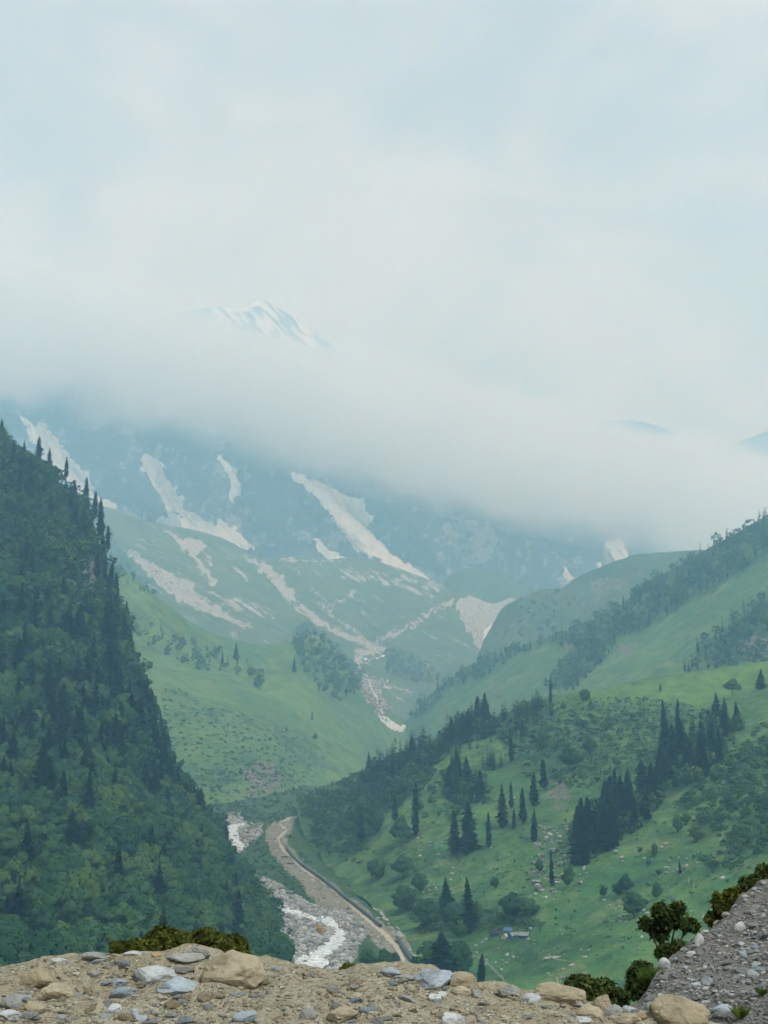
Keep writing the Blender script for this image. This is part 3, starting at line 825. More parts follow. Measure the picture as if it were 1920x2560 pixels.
# white water
m_wat, t = new_mat('white_water')
o_ = t.n('ShaderNodeTexCoord').outputs['Object']
na = t.noise(o_, .35, 4, .7)
nb = t.noise(o_, 1.1, 3, .6)
fo = t.ramp(t.math('ADD', t.math('MULTIPLY', na, .6), t.math('MULTIPLY', nb, .4)), .42, .58)
p_ = finish(t, t.mix(fo, (0.42, 0.45, 0.44), (0.88, 0.89, 0.88)), .35, nb, .5, .6, .5)
rv = patch('river', RIV1, m_wat, 1.1, .9, ['G'], 5, 7, 301, 2)
add('river', rv, label='white water of the river in the foreground of the valley', cat='river', kind='structure')
add('river_bend', patch('river_bend', RIV2, m_wat, 1.3, .6, ['G', 'B'], 3, 9, 302, 2), label='farther bend of the white river beside the dark trees', cat='river', kind='structure')
STR = X((840, 1650), .3376, [(300, 400), (340, 390), (350, 440), (420, 460), (480, 490), (520, 490), (480, 550), (400, 505), (330, 445)])
add('stream', patch('stream', STR, m_wat, 1.5, 1.2, ['B', 'C', 'E'], 4, 8, 303, 2, .2), label='white stream glinting in the notch between the slopes', cat='stream', kind='structure')
STR2 = X((960, 1100), .5787, [(480, 785), (500, 790), (450, 825), (440, 850), (452, 890), (466, 902), (440, 905), (428, 860), (432, 820)])
add('stream', patch('stream', STR2, m_wat, 1.5, 3, ['C'], 2, 8, 304, 2, .2), label='thin white stream at the foot of the pale scree fan', cat='stream', kind='structure')
STR3 = X((840, 1650), .3376, [(140, 40), (200, 70), (230, 110), (300, 140), (400, 180), (480, 220), (600, 240), (540, 252), (440, 214), (340, 195), (330, 250), (380, 340), (410, 360), (360, 400), (340, 430), (310, 410), (240, 310), (170, 220), (180, 130)])
m_cob, t = new_mat('stream_cobbles')
o_ = t.n('ShaderNodeTexCoord').outputs['Object']
na = t.noise(o_, .12, 4, .75)
finish(t, t.mix(t.ramp(na, .35, .62), (0.22, 0.22, 0.20), (0.60, 0.59, 0.56)), .9, na, 3, .8)
add('stream_bed_ground', patch('stream_bed', STR3, m_cob, 1.5, 1.0, ['B', 'C', 'E'], 8, 10, 305, 3, .2, lambda u, v: (fbm(uvw(u, v, 9), 3, 5) > -.35)),
    label='pale stony stream bed descending between the grassy slopes', cat='stream bed', kind='structure')

# dirt track beside the river
m_dirt, t = new_mat('pale_dirt')
o_ = t.n('ShaderNodeTexCoord').outputs['Object']
na = t.noise(o_, .4, 4, .6)
finish(t, t.mix(na, (0.38, 0.335, 0.25), (0.50, 0.45, 0.35)), .95, na, .3, .4)


def strip(c, wd):
    """outline of a band of given pixel widths along a centre line"""
    L, R = [], []
    for i, (x, y) in enumerate(c):
        x0, y0 = c[max(0, i - 1)]
        x1, y1 = c[min(len(c) - 1, i + 1)]
        n = math.hypot(x1 - x0, y1 - y0)
        nx, ny = -(y1 - y0) / n, (x1 - x0) / n
        k = wd[i] / 2 if hasattr(wd, '__len__') else wd / 2
        L.append((x + nx * k, y + ny * k))
        R.append((x - nx * k, y - ny * k))
    return L + R[::-1]


TR = X((500, 1940), .2773, [(870, 365), (780, 395), (700, 420), (760, 465), (790, 490), (700, 560), (740, 650), (800, 720), (870, 790), (960, 860), (1080, 940), (1200, 1030), (1320, 1130), (1420, 1220), (1540, 1320), (1640, 1410), (1700, 1470)]) + [(990, 2365), (1004, 2395), (1020, 2430)]
TW = [7, 6, 4, 5, 5, 6, 7, 7, 7, 7, 7.5, 8, 9, 10, 10, 11, 12, 12, 12, 12]
WIND = X((840, 1650), .3376, [(150, 0), (165, 40), (195, 85), (215, 130), (250, 170), (262, 230), (300, 280), (300, 330), (325, 375), (345, 425), (400, 465)])
add('winding_stream', patch('winding_stream', strip([(985, 1624), (962, 1640), (925, 1652), (900, 1646)] + WIND, [2.5, 3, 3, 3, 3.5, 4, 4, 4, 4.5, 4.5, 5, 5, 5.5, 6, 7]), m_wat, 1.1, 3.0, ['B', 'C', 'E'], 3, 7, 309, 1, .2), label='thin white stream winding down the pale stony bed', cat='stream', kind='structure')

add('road', patch('road', strip(TR, TW), m_dirt, 1.2, .35, ['G', 'F'], 2.6, 7, 306, 1.5), label='pale dirt track running beside the river', cat='road', kind='structure')
m_foot, t = new_mat('trodden_soil')
o_ = t.n('ShaderNodeTexCoord').outputs['Object']
finish(t, t.mix(t.noise(o_, .5, 3), (0.17, 0.19, 0.11), (0.30, 0.28, 0.19)), .95)
add('path', patch('path', strip(X((1280, 2100), .3858, [(190, 770), (330, 782), (400, 795), (440, 825), (480, 850), (478, 875), (468, 900)]), 3.4), m_foot, 1.2, .3, ['F'], 1.5, 8, 307, 1), label='narrow footpath curving past the low stone ruin', cat='path', kind='structure')
m_grv, t = new_mat('grey_track')
o_ = t.n('ShaderNodeTexCoord').outputs['Object']
finish(t, t.mix(t.noise(o_, .5, 3), (0.12, 0.16, 0.11), (0.19, 0.21, 0.16)), .95)
add('path', patch('path', strip([(1150, 2390), (1190, 2392), (1215, 2405), (1240, 2430), (1262, 2455), (1270, 2480)], [3, 4, 6, 8, 9, 10]), m_grv, 1.2, .3, ['F'], 2, 8, 308, 1), label='grey track curving up from behind the rubble mound', cat='path', kind='structure')
# ------------------------------------------------------------------ vegetation
def leaf_mat(name, c1, c2, c3, tint_attr, trans=.25, rough_noise=.35):
    """c1..c2 vary from tree to tree, c3 shows on scattered leaves"""
    m, t = new_mat(name)
    if tint_attr:
        r = attr(t, 'tint')
    else:
        r = t.n('ShaderNodeObjectInfo').outputs['Random']
    lf = attr(t, 'leaf')
    col = t.mix(r, c1, c2)
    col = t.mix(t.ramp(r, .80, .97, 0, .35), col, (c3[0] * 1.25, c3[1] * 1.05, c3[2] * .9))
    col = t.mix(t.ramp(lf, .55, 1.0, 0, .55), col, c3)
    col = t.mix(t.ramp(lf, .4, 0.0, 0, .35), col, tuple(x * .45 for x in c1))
    d = t.n('ShaderNodeBsdfDiffuse', {'Color': col}).outputs[0]
    tr = t.n('ShaderNodeBsdfTranslucent', {'Color': col}).outputs[0]
    mx = t.n('ShaderNodeMixShader', {0: trans, 1: d, 2: tr}).outputs[0]
    t.n('ShaderNodeOutputMaterial', {'Surface': mx})
    return m


BL = ((0.028, 0.090, 0.042), (0.082, 0.170, 0.054), (0.105, 0.190, 0.066))
CO = ((0.036, 0.096, 0.056), (0.066, 0.134, 0.062), (0.088, 0.160, 0.072))
SB = ((0.050, 0.124, 0.050), (0.084, 0.170, 0.060), (0.105, 0.190, 0.068))
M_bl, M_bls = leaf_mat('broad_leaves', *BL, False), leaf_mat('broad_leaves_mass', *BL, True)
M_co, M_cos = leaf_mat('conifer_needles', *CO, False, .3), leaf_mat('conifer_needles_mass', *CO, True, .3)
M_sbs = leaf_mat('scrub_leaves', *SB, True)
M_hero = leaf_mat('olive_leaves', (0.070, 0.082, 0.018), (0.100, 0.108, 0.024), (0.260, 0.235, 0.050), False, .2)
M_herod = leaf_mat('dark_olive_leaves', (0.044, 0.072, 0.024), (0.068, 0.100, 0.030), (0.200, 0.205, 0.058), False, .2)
M_tuft = leaf_mat('grass_blades', (0.10, 0.17, 0.035), (0.13, 0.20, 0.04), (0.20, 0.24, 0.07), False, .3)
m_bark, t = new_mat('bark')
o_ = t.n('ShaderNodeTexCoord').outputs['Object']
nb = t.noise(o_, 18, 4, .7)
finish(t, t.mix(nb, (0.05, 0.042, 0.034), (0.16, 0.135, 0.11)), .95, nb, .02, .6)
m_pale, t = new_mat('pale_dead_wood')
finish(t, t.mix(t.noise(t.n('ShaderNodeTexCoord').outputs['Object'], 9, 3), (0.35, 0.32, 0.27), (0.6, 0.57, 0.5)), .9)


def unit(a):
    return a / (np.linalg.norm(a, axis=-1, keepdims=True) + 1e-9)


def cards(pos, nrm, size, asp, rng, up=None):
    """rhombic leaf faces at pos, facing nrm"""
    n = len(pos)
    a = unit(np.cross(nrm, rng.normal(size=(n, 3)) if up is None else up))
    b = np.cross(nrm, a)
    s = np.broadcast_to(np.asarray(size, float).reshape(-1, 1), (n, 1))
    V = np.stack([pos - b * s, pos + a * s * asp, pos + b * s, pos - a * s * asp], 1)
    V[:, 1] += nrm * s * .18
    V[:, 3] += nrm * s * .18
    return V.reshape(-1, 3), np.arange(n * 4).reshape(-1, 4), np.repeat(rng.random(n), 4)


def ico1():
    f = (1 + 5 ** .5) / 2
    V = unit(np.array([(-1, f, 0), (1, f, 0), (-1, -f, 0), (1, -f, 0), (0, -1, f), (0, 1, f), (0, -1, -f), (0, 1, -f), (f, 0, -1), (f, 0, 1), (-f, 0, -1), (-f, 0, 1)], float))
    T = [(0, 11, 5), (0, 5, 1), (0, 1, 7), (0, 7, 10), (0, 10, 11), (1, 5, 9), (5, 11, 4), (11, 10, 2), (10, 7, 6), (7, 1, 8), (3, 9, 4), (3, 4, 2), (3, 2, 6), (3, 6, 8), (3, 8, 9), (4, 9, 5), (2, 4, 11), (6, 2, 10), (8, 6, 7), (9, 8, 1)]
    V = V.tolist()
    mid, out = {}, []
    for a, b, c in T:
        m = []
        for x, y in ((a, b), (b, c), (c, a)):
            ky = (min(x, y), max(x, y))
            if ky not in mid:
                mid[ky] = len(V)
                V.append(unit(np.array(V[x]) + np.array(V[y])).tolist())
            m.append(mid[ky])
        out += [(a, m[0], m[2]), (b, m[1], m[0]), (c, m[2], m[1]), tuple(m)]
    return np.array(V), np.array(out)


ICO1 = ico1()


def make_broad(rng, n, wid=.42, base=.16, size=.032, clumps=26, flat=1.0, core=True):
    """crown of a broadleaf tree, unit height: lumpy clumps of leaf faces"""
    cz = (1 + base) / 2
    hz = (1 - base) / 2
    d = unit(rng.normal(size=(clumps, 3)))
    rr = rng.uniform(.25, .80, (clumps, 1)) ** .7
    c = d * rr * np.array([wid, wid, hz]) * np.array([1, 1, flat])
    c[:, 2] += cz - .02
    c[:, :2] *= np.clip(1.25 - .75 * np.abs((c[:, 2:3] - cz + .1 * hz) / hz) ** 1.6, .3, 1.2)
    cr = rng.uniform(.07, .17, clumps) * (wid / .42) ** .6
    k = rng.choice(clumps, n, p=cr ** 2 / (cr ** 2).sum())
    dd = unit(rng.normal(size=(n, 3)) + np.array([0, 0, .35]))
    r = cr[k][:, None] * rng.uniform(.72, 1.06, (n, 1))
    pos = c[k] + dd * r * np.array([1, 1, .85])
    nr = unit(dd + rng.normal(size=(n, 3)) * .45)
    V, Fc, lf = cards(pos, nr, size * rng.uniform(.6, 1.35, n), .62, rng)
    out = unit((pos - np.array([0, 0, cz - .15])) / np.array([wid, wid, hz]))
    vn = np.repeat(unit(dd * .55 + out * .85 + nr * .15), 4, 0)
    tone = rng.random(clumps)
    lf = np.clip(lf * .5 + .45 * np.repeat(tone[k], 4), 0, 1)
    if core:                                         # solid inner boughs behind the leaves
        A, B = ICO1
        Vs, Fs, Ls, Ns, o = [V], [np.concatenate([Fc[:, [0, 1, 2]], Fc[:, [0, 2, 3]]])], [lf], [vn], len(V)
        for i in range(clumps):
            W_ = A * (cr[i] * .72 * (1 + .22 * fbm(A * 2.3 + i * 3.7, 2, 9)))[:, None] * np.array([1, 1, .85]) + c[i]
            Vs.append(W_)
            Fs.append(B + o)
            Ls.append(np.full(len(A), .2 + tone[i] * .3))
            Ns.append(unit(A * .6 + unit((W_ - np.array([0, 0, cz - .15])) / np.array([wid, wid, hz])) * .8))
            o += len(A)
        V, Fc, lf, vn = np.concatenate(Vs), np.concatenate(Fs), np.concatenate(Ls), np.concatenate(Ns)
    return V, Fc, lf, vn


def make_conifer(rng, tiers, per, wid=.16, base=.06, kites=2, taper=.75):
    """uneven spire of drooping branch faces, unit height"""
    Vs, lf, vn = [], [], []
    ph = rng.uniform(0, 6.28, 4)
    for i in range(tiers):
        tt = i / (tiers - 1)
        z = base + (1 - base) * (tt ** .95)
        prof = (1 - tt ** 1.9) ** taper * min(1.0, .6 + tt * 4)
        R0 = wid * prof * rng.uniform(.7, 1.2) + .010
        m = max(4, int(per * (1 - .5 * tt)))
        a0 = rng.uniform(0, 6.28)
        for j in range(m):
            for q in range(kites):
                a = a0 + 6.283 * (j + rng.uniform(-.3, .3)) / m + q * .3
                R = R0 * (1 + .28 * math.sin(2 * a + ph[0] + 5 * tt) + .18 * math.sin(3 * a + ph[1] + 11 * tt))
                L = R * rng.uniform(.6, 1.15) * (1 - .28 * q)
                ca, sa = math.cos(a), math.sin(a)
                zz_ = z + rng.uniform(-.5, .5) / tiers + q * .012
                dr = L * rng.uniform(.15, .55)
                wv = L * rng.uniform(.30, .46) + .008
                mid = .58 * L
                Vs += [(0.02 * ca, 0.02 * sa, zz_ + .012), (mid * ca - wv * sa, mid * sa + wv * ca, zz_ - dr * .55 - .008), (L * ca, L * sa, zz_ - dr), (mid * ca + wv * sa, mid * sa - wv * ca, zz_ - dr * .55 - .008)]
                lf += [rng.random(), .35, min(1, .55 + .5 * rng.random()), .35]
                n0 = np.array([ca, sa, .55 + .5 * tt]) + rng.normal(size=3) * .5
                vn += [n0 / np.linalg.norm(n0)] * 4
    V = np.array(Vs)
    return V, np.arange(len(V)).reshape(-1, 4), np.array(lf), np.array(vn)


def tube(pts, rad, n=6):
    pts = np.asarray(pts, float)
    V, Fc = [], []
    for i, p in enumerate(pts):
        d = unit(pts[min(i + 1, len(pts) - 1)] - pts[max(i - 1, 0)])
        a = unit(np.cross(d, [.31, .95, .1] if abs(d[1]) < .9 else [1, 0, 0]))
        b = np.cross(d, a)
        for j in range(n):
            an = 6.28318 * j / n
            V.append(p + (a * math.cos(an) + b * math.sin(an)) * rad[i])
    for i in range(len(pts) - 1):
        for j in range(n):
            Fc.append((i * n + j, i * n + (j + 1) % n, (i + 1) * n + (j + 1) % n, (i + 1) * n + j))
    return np.array(V), np.array(Fc)


def join(parts):
    V, Fc, o = [], [], 0
    for a, b in parts:
        V.append(a)
        Fc.append(b + o)
        o += len(a)
    return np.concatenate(V), np.concatenate(Fc)


def trunk_broad(rng):
    parts = [tube([(0, 0, -.08), (.006, .004, .12), (.012, -.006, .3), (.0, .01, .55), (.01, .0, .8)], [.035, .027, .022, .014, .005])]
    for k in range(6):
        a = rng.uniform(0, 6.28)
        z0 = rng.uniform(.18, .5)
        L = rng.uniform(.16, .3)
        parts.append(tube([(0, 0, z0), (math.cos(a) * L * .5, math.sin(a) * L * .5, z0 + L * .45), (math.cos(a) * L, math.sin(a) * L, z0 + L * .8)], [.014, .009, .003], 4))
    return join(parts)


def trunk_con(rng):
    return tube([(0, 0, -.08), (0, 0, .1), (.003, 0, .5), (0, 0, .97)], [.022, .017, .011, .002])


KIT = {'broad': [], 'conifer': [], 'shrub': []}
rg = np.random.default_rng(5)
for k in range(7):
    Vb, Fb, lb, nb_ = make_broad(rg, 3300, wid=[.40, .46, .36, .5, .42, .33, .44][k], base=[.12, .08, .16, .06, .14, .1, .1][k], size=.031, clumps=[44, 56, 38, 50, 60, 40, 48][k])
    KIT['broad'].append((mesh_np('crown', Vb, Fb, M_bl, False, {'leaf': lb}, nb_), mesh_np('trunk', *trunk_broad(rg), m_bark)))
for k in range(6):
    Vb, Fb, lb, nb_ = make_conifer(rg, [34, 30, 38, 34, 28, 36][k], [11, 12, 10, 12, 11, 10][k], wid=[.13, .17, .115, .15, .19, .14][k], base=[.05, .03, .08, .02, .04, .12][k], taper=[.7, .9, .6, 1.0, .8, .65][k])
    KIT['conifer'].append((mesh_np('crown', Vb, Fb, M_co, False, {'leaf': lb}, nb_), mesh_np('trunk', *trunk_con(rg), m_bark)))
for k in range(4):
    Vb, Fb, lb, nb_ = make_broad(rg, 800, wid=[.7, .9, .6, 1.1][k], base=-.1, size=.06, clumps=[14, 18, 12, 22][k])
    KIT['shrub'].append((mesh_np('foliage', Vb, Fb, M_bl, False, {'leaf': lb}, nb_), mesh_np('stem', *trunk_broad(rg), m_bark)))
LOW = {'broad': [make_broad(rg, 210, wid=w_, base=.05, size=.075, clumps=16, core=False) for w_ in (.4, .46, .36, .5)],
       'conifer': [make_conifer(rg, 13, 7, wid=w_, kites=1, base=.02) for w_ in (.15, .19, .13)],
       'shrub': [make_broad(rg, 60, wid=w_, base=-.2, size=.17, clumps=8, core=False) for w_ in (.8, 1.1, .65)]}
NAMES = {'broad': ('broadleaf_tree', 'tree', 'crown', 'trunk'), 'conifer': ('conifer_tree', 'tree', 'crown', 'trunk'), 'shrub': ('shrub', 'shrub', 'foliage', 'stem')}


def plant(kind, P, h, label, group=None, wmul=1.0, var=None, tilt=.04):
    nm, cat, pa, pb = NAMES[kind]
    cr, tr = KIT[kind][var if var is not None else random.randrange(len(KIT[kind]))]
    e = add(nm, None, label=label, cat=cat, group=group)
    e.location = P
    e.scale = (h * wmul, h * wmul, h)
    e.rotation_euler = (random.uniform(-tilt, tilt), random.uniform(-tilt, tilt), random.uniform(0, 6.28))
    add(pa, cr, e)
    add(pb, tr, e)
    return e


def scatter(poly, spacing, n_try, keys=None, dens=None, seed=0):
    """points on the terrain inside a photo polygon, at least `spacing` metres apart"""
    rng = np.random.default_rng(seed)
    q = np.asarray(poly, float)
    u = rng.uniform(q[:, 0].min(), q[:, 0].max(), n_try)
    v = rng.uniform(q[:, 1].min(), q[:, 1].max(), n_try)
    ok = inside(u, v, poly)
    if dens is not None:
        ok &= rng.random(n_try) < dens(u, v)
    cell, out = {}, []
    for a, b in zip(u[ok], v[ok]):
        h = cast(a, b, keys)
        if not h:
            continue
        p = h[0]
        sp = spacing * (0.8 + .4 * random.random())
        ky = (int(p.x // spacing), int(p.y // spacing), int(p.z // spacing))
        bad = False
        for dx in (-1, 0, 1):
            for dy in (-1, 0, 1):
                for dz in (-1, 0, 1):
                    for w_ in cell.get((ky[0] + dx, ky[1] + dy, ky[2] + dz), ()):
                        if (w_ - p).length < sp:
                            bad = True
        if bad:
            continue
        cell.setdefault(ky, []).append(p.copy())
        out.append((p.copy(), a, b, h[2]))
    return out


def mass(name, recs, kind, mat, label, cat):
    """many plants too numerous to count, one object"""
    Vs, Fs, Ls, Ts, Ns, o = [], [], [], [], [], 0
    rng = np.random.default_rng(99)
    for p, h, wm in recs:
        V, Fc, lf, vn = LOW[kind][rng.integers(len(LOW[kind]))]
        a = rng.uniform(0, 6.28)
        c, s = math.cos(a), math.sin(a)
        W_ = V @ np.array([[c, s, 0], [-s, c, 0], [0, 0, 1]]) * np.array([h * wm, h * wm, h]) + np.array(p)
        Vs.append(W_)
        Fs.append(Fc + o)
        Ls.append(lf)
        Ns.append(vn @ np.array([[c, s, 0], [-s, c, 0], [0, 0, 1]]))
        Ts.append(np.full(len(V), rng.random()))
        o += len(V)
    if Vs:
        add(name, mesh_np(name, np.concatenate(Vs), np.concatenate(Fs), mat, False, {'leaf': np.concatenate(Ls), 'tint': np.concatenate(Ts)}, np.concatenate(Ns)), label=label, cat=cat, kind='stuff')


POOL = []        # (pixel height, kind, point, height, width factor, label, group)


def pool(kind, p, h, wm, label, group):
    POOL.append((h * F / p.y, kind, p, h, wm, label, group))


R_ = random.random
# left forest, from the valley floor up to the cliff


def near(u, v, h):
    """where a tree of the left forest stands, by what is beside it"""
    if v > 2000:
        if u > 470 + max(0, v - 2150) * .35:
            return 'along the river bank'
        if v > 2330:
            return 'just above the rubble mound' if u > 200 else 'in the lower left corner above the mound'
        if u < 160:
            return 'at the left frame edge, low down'
        return 'in the middle of the lower left forest'
    if v > 1560:
        if u > 230 + (v - 1560) * .45:
            return 'on the hill edge facing the meadow'
        return 'at the left frame edge halfway up' if u < 120 else 'halfway up the left hill'
    if u > 150 + (v - 1250) * .33:
        return 'on the cliff edge of the left hill'
    return 'below the left skyline' if v < 1330 else 'left of the rock cliff'


def left_tree(kind, p, u, v, h, wm):
    w_ = near(u, v, h)
    big = h > (13.5 if kind == 'broad' and v > 2000 else 10 if kind == 'broad' else 16)
    if kind == 'broad':
        lab = ('large round-crowned tree ' if big else 'small leafy tree ') + w_
    else:
        lab = ('tall dark conifer ' if big else 'shorter slim conifer ') + w_
    pool(kind, p, h, wm, lab, ('broadleaf trees ' if kind == 'broad' else 'conifers ') + w_)


for p, u, v, k in scatter([(-60, 2040), (300, 2030), (470, 2040), (640, 2200), (720, 2330), (720, 2460), (-60, 2520)], 9.6, 9000, ['A'], None, 1):
    if R_() < .88:
        left_tree('broad', p, u, v, 9.5 + 8 * R_() ** 1.3, .85 + .40 * R_())
    else:
        left_tree('conifer', p, u, v, 14 + 6 * R_(), 1.1)
for p, u, v, k in scatter([(-60, 1500), (280, 1560), (350, 1700), (500, 1980), (540, 2080), (300, 2060), (-60, 2060)], 6.2, 11000, ['A'], None, 2):
    if R_() < .45:
        left_tree('conifer', p, u, v, 10 + 9 * R_(), 1.0 + .5 * R_())
    else:
        left_tree('broad', p, u, v, 7 + 6 * R_(), .8 + .35 * R_())
for p, u, v, k in scatter([(-60, 980), (0, 1040), (240, 1260), (300, 1440), (350, 1700), (280, 1560), (-60, 1520)], 6.4, 9000, ['A'], lambda u, v: 1 - .8 * inside(u, v, cliff), 3):
    edge = u > 150 + (v - 1250) * .33
    if R_() < (.5 if edge else .22):
        left_tree('conifer', p, u, v, 10 + 8 * R_(), .9 + .4 * R_())
    else:
        left_tree('broad', p, u, v, 8 + 6 * R_(), .95 + .45 * R_())
for p, u, v, k in scatter([(590, 2190), (640, 2225), (690, 2290), (712, 2400), (700, 2450), (600, 2450)], 6.5, 900, ['G', 'A'], None, 4):
    left_tree('broad', p, u, v, 7 + 5 * R_(), 1.0)
# spires standing free on the skyline of the left hill: (u, row of the tip, height in pixels)
for u, vt, hp, lab in [(5, 1072, 60, 'tall thin conifer at the left frame edge on the hill skyline'), (96, 1118, 90, 'pointed conifer on the left skyline before the first snow tongue'),
                       (123, 1146, 48, 'short conifer spire just right of the taller skyline conifer'), (166, 1168, 52, 'broader conifer on the skyline in front of the snow'),
                       (216, 1220, 50, 'small conifer tip on the skyline near the foot of the snow tongue'), (236, 1256, 70, 'tall conifer on the cliff edge, left of a twin pair'), (253, 1270, 95, 'tallest conifer standing on the cliff edge of the left hill'),
                       (270, 1342, 60, 'thin leaning conifer below the tallest one at the cliff edge'), (279, 1428, 50, 'slim conifer on the cliff edge over the pale meadow'), (292, 1460, 60, 'conifer leaning out below the cliff edge'),
                       (318, 1530, 75, 'dark conifer on the hill edge level with the meadow crest'), (427, 1925, 78, 'slim dark conifer on the lower hill edge over the meadow'), (446, 1935, 70, 'second slim conifer on the lower hill edge'),
                       (567, 2092, 60, 'single dark conifer at the bank of the far river bend'), (535, 2075, 50, 'bushy conifer left of the one at the river bend'), (500, 2000, 90, 'tall conifer on the lower left slope above the river bend')]:
    hit = None
    for dv in range(-30, 130, 5):
        for du in range(0, 70, 5):
            h_ = cast(u - du, vt + hp + dv, ['A'])
            if h_:
                hit = h_
                break
        if hit:
            break
    if hit:
        p = hit[0]
        z = unproj(u, vt, p.y)[2]
        x = unproj(u, vt, p.y)[0]
        plant('conifer', (x, p.y, p.z - .5), max(hp * p.y / F, z - p.z), lab, None, .8 + .5 * R_(), None, .05)

# right slope, single trees read off the photo: kind, u, row of the foot, height px, width px, label
S = [
    ('conifer', 901, 2112, 82, 24, 'lone slim conifer at the left end of the right slope'), ('conifer', 1039, 2089, 122, 30, 'tallest conifer of the left grove beside a leafy tree'), ('conifer', 988, 2055, 62, 18, 'short conifer behind the leafy tree in the left grove'),
    ('broad', 1002, 2119, 78, 48, 'light green leafy tree with pale trunk in front of the left grove'), ('broad', 940, 2085, 62, 40, 'loose pale green tree right of the lone slim conifer'), ('conifer', 1137, 2136, 96, 44, 'dark thick conifer, left of a joined pair on open grass'),
    ('conifer', 1171, 2130, 118, 50, 'broader conifer, right of the joined pair on open grass'), ('conifer', 1221, 2118, 80, 22, 'thin grey-green conifer right of the joined pair'), ('conifer', 1257, 2067, 98, 26, 'left of three slim conifers in the middle of the slope'),
    ('conifer', 1279, 2025, 64, 16, 'smallest and highest of three slim conifers mid slope'), ('conifer', 1286, 2072, 48, 16, 'young conifer at the foot of the three slim ones'), ('conifer', 1308, 2062, 84, 26, 'right of three slim conifers in the middle of the slope'),
    ('conifer', 1335, 2102, 76, 22, 'dark cylinder-shaped conifer standing alone above the pale stones'), ('conifer', 1335, 2015, 78, 30, 'conifer below its twin in the upper middle of the slope'), ('conifer', 1360, 1977, 72, 28, 'upper twin conifer in the upper middle of the slope'),
    ('conifer', 1279, 1905, 74, 20, 'slender conifer among low scrub high on the slope'), ('conifer', 1306, 1842, 48, 14, 'small conifer just under the slope crest'), ('conifer', 1377, 1760, 66, 13, 'needle-thin conifer on the crest of the right slope'),
    ('conifer', 1661, 1832, 76, 20, 'pointed conifer at the left tip of the upper dark grove'), ('conifer', 1693, 1822, 70, 18, 'second pointed conifer at the tip of the upper dark grove'), ('conifer', 1380, 2216, 84, 17, 'ragged thin conifer among pale stones low on the slope'),
    ('broad', 1420, 2222, 54, 32, 'round dark bush-like tree right of the ragged conifer'), ('broad', 1566, 2234, 46, 38, 'round tree in the lower middle meadow'), ('broad', 1545, 2240, 34, 28, 'smaller round tree joined to the left of the meadow tree'),
    ('broad', 1509, 2244, 30, 18, 'small upright bush left of the meadow trees'), ('broad', 1642, 2248, 38, 21, 'lollipop-shaped small tree right of the meadow trees'), ('conifer', 1700, 2184, 30, 9, 'tiny dark conifer alone on the right meadow'),
    ('broad', 1636, 2142, 32, 15, 'narrow dark bush below the big dark grove'), ('shrub', 1598, 2130, 16, 22, 'low bush left of the narrow dark bush'), ('shrub', 1622, 2160, 14, 16, 'small low bush under the narrow dark bush'),
    ('shrub', 1650, 2185, 14, 30, 'flat spreading bush on the right meadow'), ('broad', 1694, 2083, 46, 26, 'upright dark tree on the meadow left of a clump'), ('broad', 1714, 2062, 30, 22, 'round tree touching the upright dark tree'), ('broad', 1741, 2106, 44, 40, 'broad bush clump on the right meadow'),
    ('broad', 1894, 2146, 32, 24, 'round bush near the right frame edge'), ('conifer', 1651, 1728, 18, 8, 'tiny tree alone on the bright crest meadow'), ('broad', 1463, 1752, 28, 24, 'dark round tree on the crest of the slope'), ('broad', 1831, 1738, 42, 42, 'broad pale tree on the bright meadow at right'),
    ('conifer', 1902, 1724, 48, 25, 'dark egg-shaped conifer standing on the bright meadow at the right edge'), ('broad', 1429, 1925, 58, 46, 'large loose tree in the scrub of the upper slope'), ('broad', 1476, 1887, 46, 28, 'narrower tree right of the loose scrub tree'), ('broad', 1349, 1865, 36, 42, 'wide round tree high in the scrub'),
    ('broad', 943, 2202, 54, 44, 'left of two round bushes above the track'), ('broad', 1008, 2196, 58, 46, 'right of two round bushes above the track'), ('broad', 1012, 2282, 70, 62, 'large dark round tree beside the track cutting'), ('broad', 1049, 2232, 46, 36, 'round tree above the large dark one near the cutting'),
    ('broad', 1071, 2326, 76, 62, 'big dark bush tree left of the wide conifer'), ('conifer', 1115, 2284, 80, 46, 'wide dark conifer in the lower clump left of the camp'), ('broad', 1131, 2316, 60, 50, 'pale round tree in front of the wide conifer'), ('conifer', 1173, 2334, 124, 44, 'tall conifer with bare lower trunk left of the camp'),
    ('broad', 1193, 2315, 60, 26, 'thin tree leaning on the tall conifer by the camp'), ('broad', 1284, 2297, 62, 60, 'loose spreading trees behind the camp'), ('broad', 1322, 2292, 46, 44, 'right half of the loose trees behind the camp'), ('broad', 1237, 2222, 28, 20, 'small bush up the slope behind the camp'),
    ('broad', 1146, 2344, 46, 46, 'low leafy tree below the clump left of the camp'), ('broad', 1070, 2446, 88, 64, 'left of the big grey-green trees above the boulders'), ('conifer', 1108, 2448, 104, 76, 'middle and tallest of the big grey-green trees above the boulders'),
    ('broad', 1146, 2446, 84, 62, 'right of the big grey-green trees above the boulders'), ('conifer', 1203, 2458, 66, 26, 'small tidy conifer beside the grey track'), ('broad', 918, 2425, 50, 36, 'leafy bush tree below the dirt track'), ('broad', 960, 2432, 58, 36, 'darker bush tree at the foot of the dirt track'), ('broad', 988, 2428, 44, 26, 'small bush tree by the pipe end'),
    ('broad', 1585, 2295, 62, 56, 'isolated round blue-green tree low on the right meadow'), ('broad', 1660, 1990, 36, 30, 'bush at the lower edge of the upper dark grove'), ('broad', 1348, 2182, 30, 22, 'small tree near the pale stones mid slope'),
]
